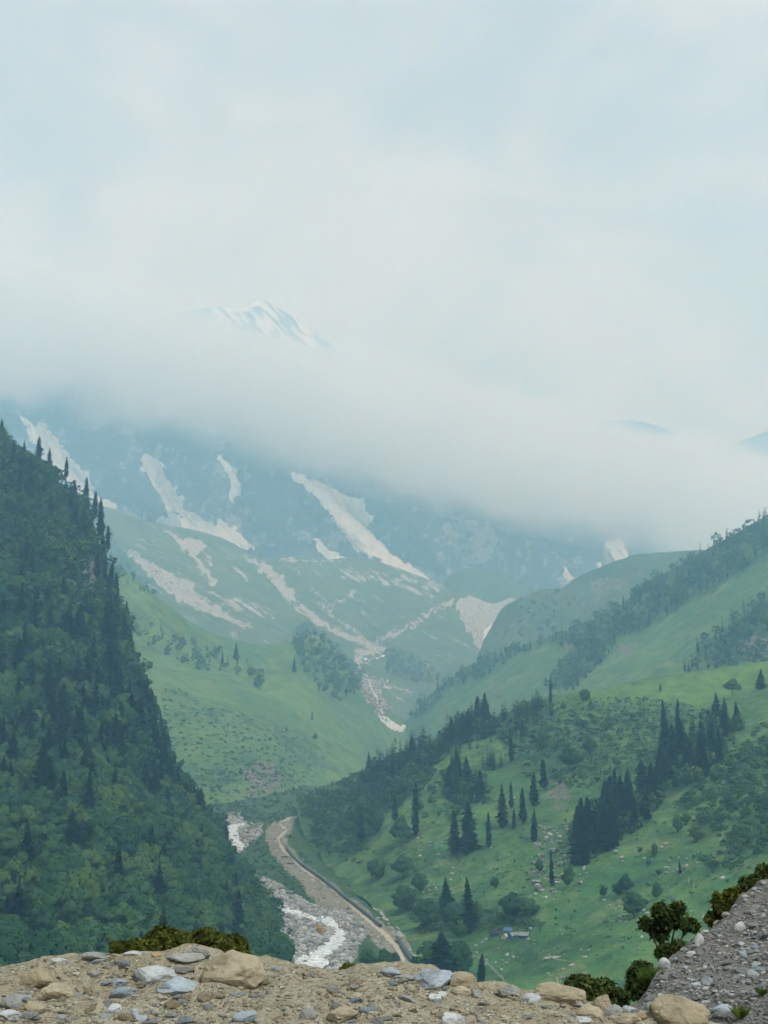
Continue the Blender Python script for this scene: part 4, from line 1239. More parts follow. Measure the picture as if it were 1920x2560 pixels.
for kind, u, vb, hp, wp, lab in S:
    h_ = cast(u, vb, ['F', 'G', 'R', 'E'] if vb < 2400 else ['F', 'G'])
    if not h_:
        continue
    p = h_[0]
    base_w = {'broad': .84, 'conifer': .30, 'shrub': 1.7}[kind]
    plant(kind, p, hp * p.y / F * 1.05, lab, None, (wp / hp) / base_w)

# groves on the right slope
G = [([(1110, 1859), (1117, 1830), (1164, 1805), (1221, 1795), (1248, 1830), (1211, 1850), (1164, 1858)], 'conifer', 5.0, 18, 5, 'dark conifer in the grove on the crest of the right slope', 'conifers of the crest grove'),
     ([(895, 1995), (915, 1935), (1009, 1880), (1059, 1862), (1110, 1872), (1103, 1904), (1056, 1918), (1029, 1940), (975, 1975), (930, 2000)], 'conifer', 5.6, 17, 6, 'dark conifer in the left grove above the gorge', 'conifers of the left grove'),
     ([(1103, 1992), (1144, 1930), (1191, 1975), (1201, 2000), (1154, 2018)], 'conifer', 5.2, 17, 5, 'dark conifer in the middle grove below the crest', 'conifers of the middle grove'),
     ([(1205, 1922), (1230, 1900), (1255, 1918), (1235, 1928)], 'conifer', 4.5, 13, 4, 'short conifer in the small group under the crest grove', 'conifers of the small group'),
     ([(1446, 2172), (1509, 2140), (1562, 2095), (1629, 2035), (1629, 2000), (1524, 2000), (1476, 2050), (1431, 2100)], 'conifer', 5.2, 19, 6, 'dark conifer in the big diagonal grove on the right slope', 'conifers of the big diagonal grove'),
     ([(1636, 1975), (1741, 1965), (1831, 1885), (1861, 1815), (1786, 1810), (1666, 1860), (1648, 1905)], 'conifer', 5.8, 17, 6, 'dark conifer in the upper dark grove at right', 'conifers of the upper right grove'),
     ([(1284, 1775), (1330, 1765), (1365, 1765), (1340, 1790), (1295, 1800)], 'conifer', 5.0, 14, 5, 'dark conifer in the small row on the slope crest', 'conifers of the crest row'),
     ([(1000, 1895), (1130, 1835), (1250, 1795), (1380, 1765), (1420, 1775), (1300, 1830), (1200, 1870), (1120, 1900), (1010, 1940)], 'conifer', 8.5, 13, 5, 'dark conifer in the loose belt along the slope crest', 'conifers of the crest belt'),
     ([(1240, 1850), (1420, 1800), (1640, 1780), (1640, 1900), (1480, 1960), (1300, 1960)], 'broad', 13, 4.5, 3, 'small round tree in the scrub of the middle right slope', 'small trees of the middle scrub'),
     ([(745, 2010), (900, 1940), (1010, 1900), (1100, 1890), (1080, 1960), (980, 2040), (900, 2075), (800, 2090)], 'broad', 7.2, 8.5, 5, 'leafy tree on the left flank of the right slope', 'broadleaf trees on the left flank'),
     ([(1240, 1800), (1330, 1790), (1480, 1770), (1520, 1820), (1450, 1870), (1300, 1880), (1240, 1850)], 'broad', 9.5, 5.5, 3, 'small bushy tree in the scrub of the upper right slope', 'small trees in the upper scrub'),
     ([(1700, 1960), (1860, 1850), (1990, 1760), (1990, 2100), (1850, 2150), (1780, 2080), (1720, 2030)], 'broad', 8.0, 5.5, 4, 'bushy tree in the thicket at the right frame edge', 'small trees of the right thicket'),
     ([(1040, 1960), (1100, 1930), (1230, 1940), (1210, 2030), (1080, 2060), (1040, 2030)], 'broad', 9.5, 6, 4, 'leafy tree around the middle grove', 'broadleaf trees around the middle grove'),
     ([(1740, 2150), (1850, 2120), (1860, 2170), (1790, 2185)], 'broad', 6.5, 4, 2, 'low bush in the loose patch on the lower right meadow', 'bushes of the loose patch'),
     ([(780, 2110), (880, 2060), (940, 2130), (960, 2200), (880, 2160)], 'shrub', 9, 3, 2, 'low bush above the track cutting', 'bushes above the track')]
for gi, (poly, kind, sp, h0, h1, lab, grp) in enumerate(G):
    for p, u, v, k in scatter(poly, sp, 1000, ['F'], None, 40 + gi):
        if kind == 'conifer' and R_() < .2:
            pool('broad', p, h0 * (.4 + .25 * R_()), 1.0, 'lighter leafy tree ' + lab[lab.index(' in ') + 1:], grp.replace('conifers', 'leafy trees'))
        else:
            pool(kind, p, h0 * (.42 + .6 * R_()) + h1 * (R_() - .5), 1.0 + .8 * R_(), lab, grp)

# far woods
for p, u, v, k in scatter(e_for, 9.0, 12000, ['E'], lambda u, v: .75 + .6 * fbm(uvw(u, v, 40), 3, 7), 60):
    pool('conifer' if R_() < .6 else 'broad', p, 9 + 10 * R_(), 1.0, 'far tree', 'far')
for q, n in ((e_for2, 600), (e_for3, 1500)):
    for p, u, v, k in scatter(q, 11.5, n, ['E'], None, 61):
        pool('conifer' if R_() < .5 else 'broad', p, 9 + 8 * R_(), .95, 'far tree', 'far')
for q, n, sp in ((bshrub[2], 1500, 11), (bshrub[0], 900, 15), (X((700, 1180), .3255, [(800, 1400), (870, 1370), (960, 1390), (1100, 1480), (1180, 1540), (1250, 1600), (1100, 1640), (950, 1600), (820, 1550)]), 900, 12), (CSH, 500, 16), ([(1300, 1500), (1400, 1480), (1440, 1500), (1380, 1590), (1250, 1600)], 500, 20)):
    for p, u, v, k in scatter(q, sp, n, ['B', 'C', 'K', 'E'], None, 62):
        pool('broad' if R_() < .72 else 'conifer', p, 8 + 7 * R_(), 1.0, 'far tree', 'far')
for u, v, hp, kd, lab in [(473, 1522, 26, 'broad', 'dark bush on the meadow crest under the scree'), (556, 1660, 34, 'conifer', 'conifer pair on the meadow spur, the left one'), (590, 1650, 44, 'conifer', 'taller conifer on the meadow spur, right of the pair'), (646, 1720, 32, 'broad', 'round tree on the meadow below the conifers'),
                          (735, 1680, 40, 'conifer', 'slim tree left of the dark wooded knoll'), (682, 1590, 26, 'broad', 'pale tree on the crest of the meadow spur'), (716, 1830, 16, 'conifer', 'tiny tree in the lower meadow'), (780, 1802, 24, 'conifer', 'small dark tree alone on the lower meadow'), (788, 1850, 18, 'broad', 'faint small tree in the lower meadow'), (650, 1590, 20, 'conifer', 'small tree on the meadow crest')]:
    h_ = cast(u, v, ['B'])
    if h_:
        plant(kd, h_[0], hp * h_[0].y / F, lab)

# the same woods carry on beyond the frame
for p, u, v, k in scatter([(-420, 960), (-60, 1040), (-60, 2560), (-420, 2640)], 8.0, 5000, ['A'], None, 5):
    low = v > 2040
    con = R_() < (.12 if low else .5)
    POOL.append((0.0, 'conifer' if con else 'broad', p, (13 if con else 10) + 6 * R_(), 1.0, '', 'beyond'))
for p, u, v, k in scatter([(1990, 1560), (2300, 1500), (2300, 2150), (1990, 2150)], 9.0, 1500, ['F'], lambda u, v: .7 + fbm(uvw(u, v, 90), 3, 4), 6):
    POOL.append((0.0, 'conifer' if R_() < .4 else 'broad', p, 8 + 7 * R_(), 1.0, '', 'beyond'))

# the ones that show largest are trees of their own, the rest a mass
POOL.sort(key=lambda r: -r[0])
cnt = {'broad': 0, 'conifer': 0, 'shrub': 0}
rest = {}
for px, kind, p, h, wm, lab, grp in POOL:
    if grp not in ('far', 'beyond') and cnt[kind] < 300:
        cnt[kind] += 1
        plant(kind, p - Vector((0, 0, .3)), h, lab, grp, wm)
    else:
        rest.setdefault((kind, 'far' if grp == 'far' else 'near'), []).append((p - Vector((0, 0, .3)), h, wm))
mass('forest', rest.get(('broad', 'near'), []), 'broad', M_bls, 'mass of small broadleaf trees filling the left forest', 'forest')
mass('forest', rest.get(('conifer', 'near'), []), 'conifer', M_cos, 'mass of slim conifers filling the left forest', 'forest')
mass('forest', rest.get(('broad', 'far'), []), 'broad', M_bls, 'far broadleaf woods on the middle ridges', 'forest')
mass('forest', rest.get(('conifer', 'far'), []), 'conifer', M_cos, 'far conifer woods along the middle ridges', 'forest')
print('TREES', cnt, {k: len(v) for k, v in rest.items()})

# low scrub
recs = []
for p, u, v, k in scatter([(430, 1960), (600, 1900), (760, 1940), (770, 2010), (700, 2060), (560, 2050), (450, 2100)], 5.5, 1800, ['B', 'G'], lambda u, v: .2 + .8 * (fbm(uvw(u, v, 30), 3, 5) > 0), 83):
    recs.append((p, 2.4 * (.5 + R_()), 1.3))
for q, n, sp, h0, ky in ((f_sh[0], 4500, 3.2, 1.3, ['F']), (f_sh[1], 2200, 3.4, 1.8, ['F']), (f_sh[2], 2500, 3.6, 2.2, ['F']), (f_sh[3], 1200, 3.0, 1.6, ['F']), (bshrub[1], 1500, 8.0, 2.2, ['B']), ([(1000, 2060), (1400, 2030), (1900, 1990), (1900, 2260), (1500, 2400), (1050, 2300), (900, 2200)], 2600, 7.5, .9, ['F'])):
    for p, u, v, k in scatter(q, sp, n, ky, None, 70 + n):
        if not inside(u, v, SPOIL):
            recs.append((p, h0 * (.5 + R_()), 1.1 + .8 * R_()))
for p, u, v, k in scatter([(520, 2000), (700, 2040), (830, 2250), (620, 2260), (560, 2130)], 4, 1500, ['G'], lambda u, v: 1.0 - (inside(u, v, SPOIL) | inside(u, v, BED) | inside(u, v, BANK)), 81):
    recs.append((p, 1.6 * (.5 + R_()), 1.2))
mass('undergrowth', recs, 'shrub', M_sbs, 'low green scrub over the open slopes', 'scrub')


# ------------------------------------------------------------------ shrubs near the viewer
def rosettes(rng, tips, dirs, n, L, wdt):
    """whorls of narrow leaves at the twig tips"""
    T = np.repeat(tips, n, 0)
    D = np.repeat(dirs, n, 0)
    m = len(T)
    rad = unit(np.cross(D, rng.normal(size=(m, 3))))
    el = rng.uniform(-.35, .75, (m, 1))
    ax = unit(rad + D * el)
    sd = unit(np.cross(ax, D + 1e-3))
    ln = L * rng.uniform(.6, 1.25, (m, 1))
    w_ = wdt * rng.uniform(.7, 1.2, (m, 1))
    nrm = unit(np.cross(sd, ax))
    base = T + ax * ln * .08
    V = np.stack([base, base + ax * ln * .55 + sd * w_ + nrm * ln * .06, base + ax * ln - nrm * ln * .12, base + ax * ln * .55 - sd * w_ + nrm * ln * .06], 1)
    lf = np.clip(np.repeat(rng.random(len(tips)), n) * .65 + rng.random(m) * .35, 0, 1)
    return V.reshape(-1, 3), np.arange(m * 4).reshape(-1, 4), np.repeat(lf, 4), np.repeat(unit(D * .8 + np.where(nrm[:, 2:3] < 0, -nrm, nrm) * .6), 4, 0)


def hero(name, lobes, base, ntips, mat, label, cat, L=.06, wd=.016, seed=0, trunk_r=.014):
    """lobes: (centre, radii); base: foot of the stems"""
    rng = np.random.default_rng(seed)
    main, lobes = lobes, []
    for c, r in main:                              # break each lobe into ragged sprays
        for k in range(15):
            d = unit(rng.normal(size=3) + np.array([0, -.2, .15]))
            q = rng.uniform(.28, .5)
            lobes.append((tuple(np.array(c) + d * np.array(r) * rng.uniform(.3, .62)), tuple(np.array(r) * q * np.array([1, 1, .8]))))
    tips, dirs = [], []
    vol = np.array([r[0] * r[2] for c, r in lobes])
    for (c, r), k in zip(lobes, (ntips * vol / vol.sum()).astype(int)):
        d = unit(rng.normal(size=(k, 3)) + np.array([0, -.1, .25]))
        s = rng.uniform(.3, 1.05, (k, 1)) ** .6 * (1 + .16 * fbm(d * 2.2 + seed, 2, seed)[:, None])
        tips.append(np.array(c) + d * s * np.array(r))
        dirs.append(unit(d + np.array([0, 0, .5]) + rng.normal(size=(k, 3)) * .25))
    tips, dirs = np.concatenate(tips), np.concatenate(dirs)
    b = np.array(base)
    V, Fc, lf, vn = rosettes(rng, tips - b, dirs, 8, L, wd)
    e = add(name, None, label=label, cat=cat)
    e.location = base
    add('foliage', mesh_np('foliage', V, Fc, mat, False, {'leaf': lf}, vn), e)
    parts = []
    fork = np.mean([np.array(c) for c, r in main], 0) - b
    fork = fork * .45 + rng.normal(size=3) * .02
    parts.append(tube([(0, 0, -.1), fork * .5 + rng.normal(size=3) * .015, fork], [trunk_r * 1.3, trunk_r, trunk_r * .8], 6))
    for c, r in main:
        c = np.array(c) - b
        parts.append(tube([fork, (fork + c) / 2 + rng.normal(size=3) * .03, c], [trunk_r * .7, trunk_r * .5, trunk_r * .3], 5))
        for k in range(7):
            q = c + unit(rng.normal(size=3) + np.array([0, 0, .4])) * np.array(r) * .85
            parts.append(tube([c * .7 + fork * .3, (c + q) / 2 + rng.normal(size=3) * .015, q], [trunk_r * .35, trunk_r * .25, trunk_r * .1], 4))
    add('stem', mesh_np('stem', *join(parts), m_bark), e)
    return e


def ground_at(x, y, keys):
    best = None
    for k in keys:
        h = LAYERS[k].ray_cast(Vector((x, y, 60)), Vector((0, 0, -1)))
        if h[0] is not None and (best is None or h[0].z > best):
            best = h[0].z
    return best if best is not None else -2.0


def lob(u, v, Y, wp, hp, dp=None):
    c = unproj(u, v, Y)
    s = Y / F
    return (tuple(c), (wp * s / 2, (dp or wp * .8) * s / 2, hp * s / 2))


def bush(lobes_px, Y, ntips, mat, label, keys, seed, name='shrub', cat='shrub', **kw):
    lobes = [lob(u, v, Y + dy, wp, hp) for u, v, wp, hp, dy in lobes_px]
    cx = np.mean([l[0][0] for l in lobes])
    gz = ground_at(cx, Y, keys)
    zmin = min(l[0][2] - l[1][2] for l in lobes)
    return hero(name, lobes, (cx, Y, min(gz, zmin + .02) if gz < zmin else gz), ntips, mat, label, cat, seed=seed, **kw)


bush([(322, 2392, 110, 84, 0), (372, 2376, 120, 96, .1), (428, 2364, 150, 108, .2), (480, 2366, 130, 104, .15), (528, 2372, 130, 104, .1), (580, 2384, 120, 104, 0)], 11.2, 3600, M_hero, 'broad olive bush behind the rubble mound on the left', ['R', 'H'], 401, L=.042, wd=.011)
bush([(885, 2440, 62, 62, 0), (925, 2455, 56, 40, 0)], 10.6, 480, M_hero, 'small olive bush behind the mound right of the river', ['R', 'H'], 402, L=.042, wd=.011)
bush([(1450, 2470, 80, 90, 0), (1500, 2480, 90, 80, .1), (1545, 2500, 60, 66, 0)], 12.0, 1100, M_herod, 'dark bush behind the long tan boulder', ['R', 'H'], 403, L=.052, wd=.014)
bush([(1600, 2440, 62, 86, 0), (1585, 2475, 46, 50, 0)], 12.6, 560, M_herod, 'dark bush at the foot of the gravel bank', ['R', 'Q', 'H'], 404, L=.052, wd=.014)
bush([(1652, 2278, 62, 34, 0), (1696, 2276, 46, 30, .1), (1622, 2310, 46, 28, .05), (1672, 2306, 64, 34, .1), (1722, 2312, 46, 30, 0), (1650, 2338, 40, 20, .1), (1668, 2380, 56, 40, 0), (1700, 2370, 44, 28, 0)], 15.2, 1000, M_herod, 'small spreading tree on the shoulder of the gravel bank', ['Q', 'H'], 405, 'small_tree', 'tree', L=.062, wd=.016, trunk_r=.022)
bush([(1800, 2268, 64, 70, 0), (1835, 2246, 54, 52, 0), (1785, 2300, 40, 40, 0)], 15.6, 760, M_hero, 'reddish olive bush behind the edge of the gravel bank', ['Q', 'H'], 406, L=.06, wd=.015)
bush([(1880, 2215, 62, 60, 0), (1915, 2190, 56, 60, 0), (1858, 2242, 40, 40, 0)], 16.4, 760, M_herod, 'dark bush behind the top of the gravel bank at the right edge', ['Q', 'H'], 407, L=.062, wd=.016)
bush([(1225, 2478, 34, 22, 0), (1255, 2484, 26, 18, 0)], 10.0, 90, M_hero, 'low yellow-green plant behind the flat boulders', ['R', 'H'], 408, L=.045, wd=.012)


def tuft(u, v, Y, hp, n, label, keys, seed, spread=.5):
    rng = np.random.default_rng(seed)
    p = unproj(u, v, Y)
    h = hp * Y / F
    a = rng.uniform(0, 6.28, n)
    lean = rng.uniform(.05, .75, n) * spread
    d = np.stack([np.cos(a) * lean, np.sin(a) * lean, np.ones(n)], -1)
    d = unit(d) * (h * rng.uniform(.5, 1.1, (n, 1)))
    o = np.stack([np.cos(a), np.sin(a), a * 0], -1) * h * .12 * rng.random((n, 1))
    sd = np.stack([-np.sin(a), np.cos(a), a * 0], -1) * h * .022
    droop = np.stack([np.cos(a), np.sin(a), a * 0 - .4], -1) * h * .22 * lean[:, None]
    V = np.stack([o - sd, o + sd, o + d * .6 + sd * .8, o + d + droop, o + d * .6 - sd * .8], 1)
    e = add('grass_tuft', mesh_np('grass_tuft', V.reshape(-1, 3), np.arange(n * 5).reshape(-1, 5), M_tuft, False, {'leaf': np.repeat(rng.random(n), 5)}), label=label, cat='grass tuft')
    e.location = p
    return e


tuft(1628, 2480, 12.2, 62, 420, 'bright green grass tuft at the foot of the gravel bank', ['Q'], 1, .8)
for u, v, hp, lab in ((1852, 2548, 40, 'small green plant low on the gravel bank'), (1905, 2490, 26, 'sparse grass tuft on the gravel bank at the right edge')):
    h_ = cast(u, v, ['Q'])
    if h_:
        tuft(u, v, h_[0].y - .02, hp, 110, lab, ['Q'], int(u), 1.1)
# ------------------------------------------------------------------ stones
import bmesh


def ico(n):
    bm = bmesh.new()
    bmesh.ops.create_icosphere(bm, subdivisions=n, radius=1)
    bm.verts.ensure_lookup_table()
    V = np.array([v.co[:] for v in bm.verts])
    Fc = np.array([[v.index for v in f.verts] for f in bm.faces])
    bm.free()
    return V, Fc


ICO = {n: ico(n) for n in (1, 2, 4)}


def rock(n, rng, round_=.0, cuts=9):
    V, Fc = ICO[n]
    V = V.copy()
    for k in range(cuts):
        d = unit(rng.normal(size=3))
        off = rng.uniform(.45 + .22 * round_, .8 + .08 * round_)
        ex = V @ d - off
        V = V - np.where(ex > 0, ex * (.94 - .35 * round_), 0)[:, None] * d
    V = V * (1 + .10 * fbm(V * 1.6 + rng.uniform(0, 50), 3, 3)[:, None])
    if n >= 4:
        V = V + unit(V) * (.035 * fbm(V * 5 + rng.uniform(0, 50), 5, 5, .6)[:, None])
    V -= (V.max(0) + V.min(0)) / 2
    V /= (V.max(0) - V.min(0)) / 2
    return V, Fc


def stone_mat(name, c1, c2, c3, per_obj=True):
    m, t = new_mat(name)
    o = t.n('ShaderNodeTexCoord').outputs['Object']
    inf = t.n('ShaderNodeObjectInfo').outputs['Random']
    vec = t.n('ShaderNodeVectorMath', {0: o, 1: t.n('ShaderNodeCombineXYZ', {0: t.math('MULTIPLY', inf, 37.0), 1: t.math('MULTIPLY', inf, 11.0), 2: 0.0}).outputs[0]}, operation='ADD').outputs[0] if per_obj else o
    r = inf if per_obj else attr(t, 'tint')
    a = t.noise(vec, 1.6 if per_obj else .6, 4, .6)
    b = t.noise(vec, 9 if per_obj else 3, 4, .65)
    col = t.mix(t.ramp(r, .1, .9), c1, c2)
    col = t.mix(t.ramp(a, .42, .68, 0, .7), col, c3)
    col = t.mix(t.ramp(b, .42, .70, 0, .7), col, tuple(x * .5 for x in c1))
    finish(t, col, .92, b, .05 if per_obj else .3, .7, .15)
    return m


MS = {'tan': stone_mat('tan_stone', (0.345, 0.285, 0.185), (0.41, 0.355, 0.250), (0.27, 0.215, 0.135)),
      'grey': stone_mat('grey_stone', (0.28, 0.28, 0.26), (0.37, 0.37, 0.34), (0.24, 0.22, 0.18)),
      'pale': stone_mat('pale_stone', (0.44, 0.45, 0.44), (0.56, 0.56, 0.53), (0.36, 0.37, 0.37)),
      'blue': stone_mat('slate_stone', (0.27, 0.31, 0.335), (0.36, 0.40, 0.42), (0.22, 0.24, 0.25)),
      'ochre': stone_mat('ochre_stone', (0.36, 0.24, 0.11), (0.42, 0.30, 0.16), (0.28, 0.2, 0.12))}
M_grav = stone_mat('loose_gravel', (0.26, 0.22, 0.15), (0.42, 0.385, 0.31), (0.30, 0.255, 0.175), False)
M_gravg = stone_mat('loose_grey_gravel', (0.17, 0.165, 0.155), (0.40, 0.40, 0.39), (0.22, 0.215, 0.20), False)
M_bould = stone_mat('river_stones', (0.19, 0.192, 0.178), (0.50, 0.505, 0.49), (0.28, 0.265, 0.23), False)

rgs = np.random.default_rng(21)


def stone(u, v, wp, hp, tone, label, keys, group=None, round_=.2, sink=.25, roll=None, det=4, name='stone', dmul=.8, cat='stone'):
    h = cast(u, v + hp * .30, keys)
    if not h:
        return None
    p, nrm, k = h
    s = p.y / F
    w_, hh = wp * s / 2, hp * s / 2
    V, Fc = rock(det, rgs, round_, 9 if det == 4 else 7)
    V = V * np.array([w_, w_ * dmul, hh * 1.12])
    a = rgs.uniform(-.12, .12) if roll is None else roll
    c_, s_ = math.cos(a), math.sin(a)
    V = V @ np.array([[c_, 0, s_], [0, 1, 0], [-s_, 0, c_]])
    me = mesh_np(name, V, Fc, MS[tone], False)
    if round_ > .9:
        me.polygons.foreach_set('use_smooth', np.ones(len(Fc), bool))
    o = add(name, me, label=label, cat=cat, group=group)
    q = unproj(u, v, p.y)
    o.location = (q[0], p.y + w_ * dmul * .35, q[2] - hh * sink * .55)
    return o


HERO = [
    (580, 2434, 160, 100, 'tan', .85, 'biggest tan boulder on the left of the rubble mound'), (386, 2440, 112, 48, 'pale', .1, 'pale angular slab left of the biggest tan boulder'), (447, 2464, 112, 36, 'blue', .0, 'grey-blue slab with dark underside against the tan boulder'),
    (239, 2390, 74, 16, 'grey', .2, 'flat grey stone on the crest at the left'), (148, 2403, 46, 16, 'pale', .5, 'oval pale stone on the left crest'), (332, 2385, 48, 13, 'pale', .3, 'long thin pale stone on the crest below the bush'),
    (463, 2395, 94, 22, 'grey', .2, 'flat grey slab on the crest behind the pale slab'), (497, 2382, 60, 28, 'grey', .0, 'angular grey stone peeking over the crest left of the tan boulder'), (390, 2389, 27, 13, 'ochre', .4, 'small ochre stone on the crest'),
    (297, 2458, 44, 24, 'blue', .1, 'slate block left below the pale slab'), (301, 2486, 58, 32, 'blue', .1, 'flat slate plate below the slate block'), (154, 2484, 100, 44, 'tan', .4, 'weathered tan block in the left of the mound'),
    (39, 2506, 80, 36, 'grey', .0, 'dark-bottomed slab at the lower left edge'), (85, 2518, 56, 32, 'tan', .1, 'pointed tan stone beside the dark-bottomed slab'), (284, 2525, 40, 28, 'pale', .7, 'round cream stone near the bottom edge'),
    (332, 2532, 36, 20, 'pale', .4, 'pale stone right of the round cream one'), (348, 2546, 40, 16, 'blue', .2, 'flat slate stone at the bottom edge'), (23, 2538, 62, 24, 'pale', .4, 'pale rounded stone in the lower left corner'), (89, 2449, 86, 46, 'tan', .5, 'lumpy tan rock near the left crest'),
    (610, 2545, 60, 26, 'blue', .1, 'slate stone at the bottom below the tan boulder'), (1084, 2449, 104, 52, 'blue', .75, 'smooth grey-blue boulder on the crest near the middle'), (1153, 2453, 88, 42, 'tan', .5, 'flat-topped tan boulder joined to the grey-blue one'),
    (1153, 2480, 52, 28, 'tan', .4, 'tan stone under the flat-topped boulder'), (1106, 2486, 24, 14, 'pale', .5, 'small white stone under the grey-blue boulder'), (1088, 2494, 34, 16, 'pale', .3, 'pale stone left of the small white one'), (976, 2432, 54, 26, 'blue', .4, 'grey stone on the heap left of the grey-blue boulder'),
    (1010, 2446, 60, 20, 'grey', .1, 'flat plates stacked beside the grey-blue boulder'), (1192, 2486, 32, 20, 'grey', .4, 'small grey stone right of the flat-topped boulder'), (1273, 2480, 56, 34, 'grey', .5, 'grey boulder between the flat-topped and the long tan boulder'),
    (856, 2541, 80, 42, 'tan', .1, 'large tan slab at the bottom edge'), (1134, 2552, 60, 36, 'pale', .8, 'round pale stone at the bottom middle'), (690, 2424, 24, 11, 'blue', .6, 'little grey-blue stone on the crest left of the river'), (771, 2538, 46, 34, 'grey', .3, 'grey stone at the bottom left of the tan slab'),
    (1405, 2488, 130, 48, 'tan', .7, 'long tan boulder lying on the crest at right'), (1330, 2496, 44, 24, 'pale', .4, 'pale stone left of the long tan boulder'), (1508, 2514, 52, 52, 'tan', .5, 'upright tan boulder right of the long one'), (1477, 2534, 68, 40, 'tan', .5, 'tan boulder in front of the upright one'),
    (1700, 2540, 146, 96, 'tan', .8, 'biggest boulder at the lower right in front of the bank'), (1535, 2530, 40, 36, 'grey', .5, 'grey stone squeezed right of the upright boulder'), (1565, 2550, 80, 32, 'tan', .6, 'low rounded tan stone at the bottom right'), (1627, 2519, 42, 30, 'blue', .1, 'blue-white block left of the biggest right boulder'),
    (1440, 2509, 44, 16, 'pale', .3, 'flat pale stone under the long tan boulder'), (1457, 2552, 46, 20, 'pale', .5, 'white stone at the bottom under the tan boulders'), (1604, 2541, 34, 20, 'ochre', .4, 'brown stone left of the biggest right boulder'), (1577, 2525, 44, 18, 'blue', .1, 'grey slab behind the low rounded stone'),
]
for u, v, wp, hp, tone, rd, lab in HERO:
    stone(u, v, wp, hp, tone, lab, ['R', 'Q'], None, rd, name='boulder' if wp > 75 else 'stone', cat='boulder' if wp > 75 else 'stone')
BANKS = [(1662, 2409, 30, 28, 'pale', 'white block on the corner of the gravel bank'), (1749, 2351, 22, 36, 'pale', 'tall white stone near the edge of the gravel bank'), (1851, 2320, 28, 32, 'pale', 'cream stone high on the gravel bank'),
         (1729, 2384, 24, 12, 'pale', 'flat white stone under the tall one'), (1855, 2360, 20, 10, 'pale', 'small flat stone below the cream one'), (1866, 2388, 32, 20, 'blue', 'grey plate in the middle of the gravel bank'), (1741, 2466, 26, 20, 'pale', 'pale angular stone low in the bank'),
         (1768, 2455, 28, 28, 'blue', 'slate stone beside the pale angular one'), (1805, 2525, 44, 28, 'blue', 'large slate block right of the biggest boulder'), (1907, 2290, 14, 10, 'pale', 'bright small stone at the right edge of the bank'), (1708, 2500, 28, 18, 'blue', 'slate stone above the biggest right boulder'),
         (1893, 2412, 26, 14, 'grey', 'flat grey stone at the right of the bank'), (1655, 2490, 20, 14, 'pale', 'pale stone at the foot of the bank below the tuft'), (1790, 2400, 16, 10, 'grey', 'little grey stone mid bank')]
for u, v, wp, hp, tone, lab in BANKS:
    stone(u, v, wp, hp, tone, lab, ['Q'], None, .15, det=2, dmul=.7)

for u, v, w_, h_, tone in ((1668, 2434, 18, 14, 'grey'), (1690, 2396, 16, 12, 'blue'), (1712, 2372, 22, 12, 'grey'), (1738, 2352, 14, 10, 'grey'), (1764, 2328, 20, 12, 'pale'), (1792, 2304, 15, 12, 'grey'), (1815, 2284, 22, 14, 'grey'), (1838, 2262, 14, 10, 'blue'), (1862, 2240, 20, 14, 'grey'), (1888, 2220, 16, 10, 'grey'), (1908, 2204, 22, 14, 'grey')):
    stone(u, v + 3, w_, h_, tone, 'small stone loosened on the upper edge of the gravel bank', ['Q'], 'stones on the edge of the gravel bank', .1, det=2, dmul=.7)

# middling stones, one object each
vars_ = {}
for tone in MS:
    vars_[tone] = []
    for k in range(5):
        V, Fc = rock(2, rgs, .35 * (k % 3), 7)
        vars_[tone].append(mesh_np('stone', V, Fc, MS[tone], False))


TN = {'tan': 'tan', 'grey': 'grey', 'pale': 'whitish', 'blue': 'slate-blue', 'ochre': 'ochre'}


def small_stones(poly, n, keys, s0, s1, tones, label, group, seed, where):
    rng = np.random.default_rng(seed)
    q = np.asarray(poly, float)
    c = 0
    while c < n:
        u, v = rng.uniform(q[:, 0].min(), q[:, 0].max()), rng.uniform(q[:, 1].min(), q[:, 1].max())
        if not inside(np.array([u]), np.array([v]), poly)[0]:
            continue
        c += 1
        h = cast(u, v, keys)
        if not h or h[2] not in keys:
            continue
        w_ = s0 + (s1 - s0) * rng.random() ** 2.5
        tn = tones[rng.integers(len(tones))]
        wh = where(u, v)
        o = add('stone', vars_[tn][rng.integers(5)], label=TN[tn] + ' ' + label + ' ' + wh, cat='stone', group=group + ' ' + wh)
        hh = w_ * rng.uniform(.25, .6)
        o.location = h[0] + Vector((0, 0, hh * .1))
        o.scale = (w_, w_ * rng.uniform(.6, .95), hh)
        o.rotation_euler = (rng.uniform(-.3, .3), rng.uniform(-.3, .3), rng.uniform(0, 6.28))


small_stones([(0, 2425), (250, 2400), (600, 2420), (900, 2450), (1300, 2490), (1640, 2540), (1640, 2560), (0, 2560)], 190, ['R'], .014, .05, ['tan', 'grey', 'grey', 'pale', 'blue', 'tan'], 'fist-sized loose stone on the mound', 'loose stones', 1,
             lambda u, v: 'near the left edge' if u < 230 else 'around the slabs and biggest tan boulder' if u < 680 else 'below the river view' if u < 960 else 'around the grey-blue boulder' if u < 1260 else 'around the long tan boulder')
small_stones([(1660, 2430), (1750, 2350), (1920, 2210), (1920, 2560), (1640, 2560), (1610, 2510)], 105, ['Q'], .018, .075, ['pale', 'blue', 'grey', 'grey'], 'small stone stuck in the bank', 'bank stones', 2,
             lambda u, v: 'near its upper edge' if v < 2330 + (1800 - u) * .9 else 'near its foot' if v > 2470 else 'in its middle')


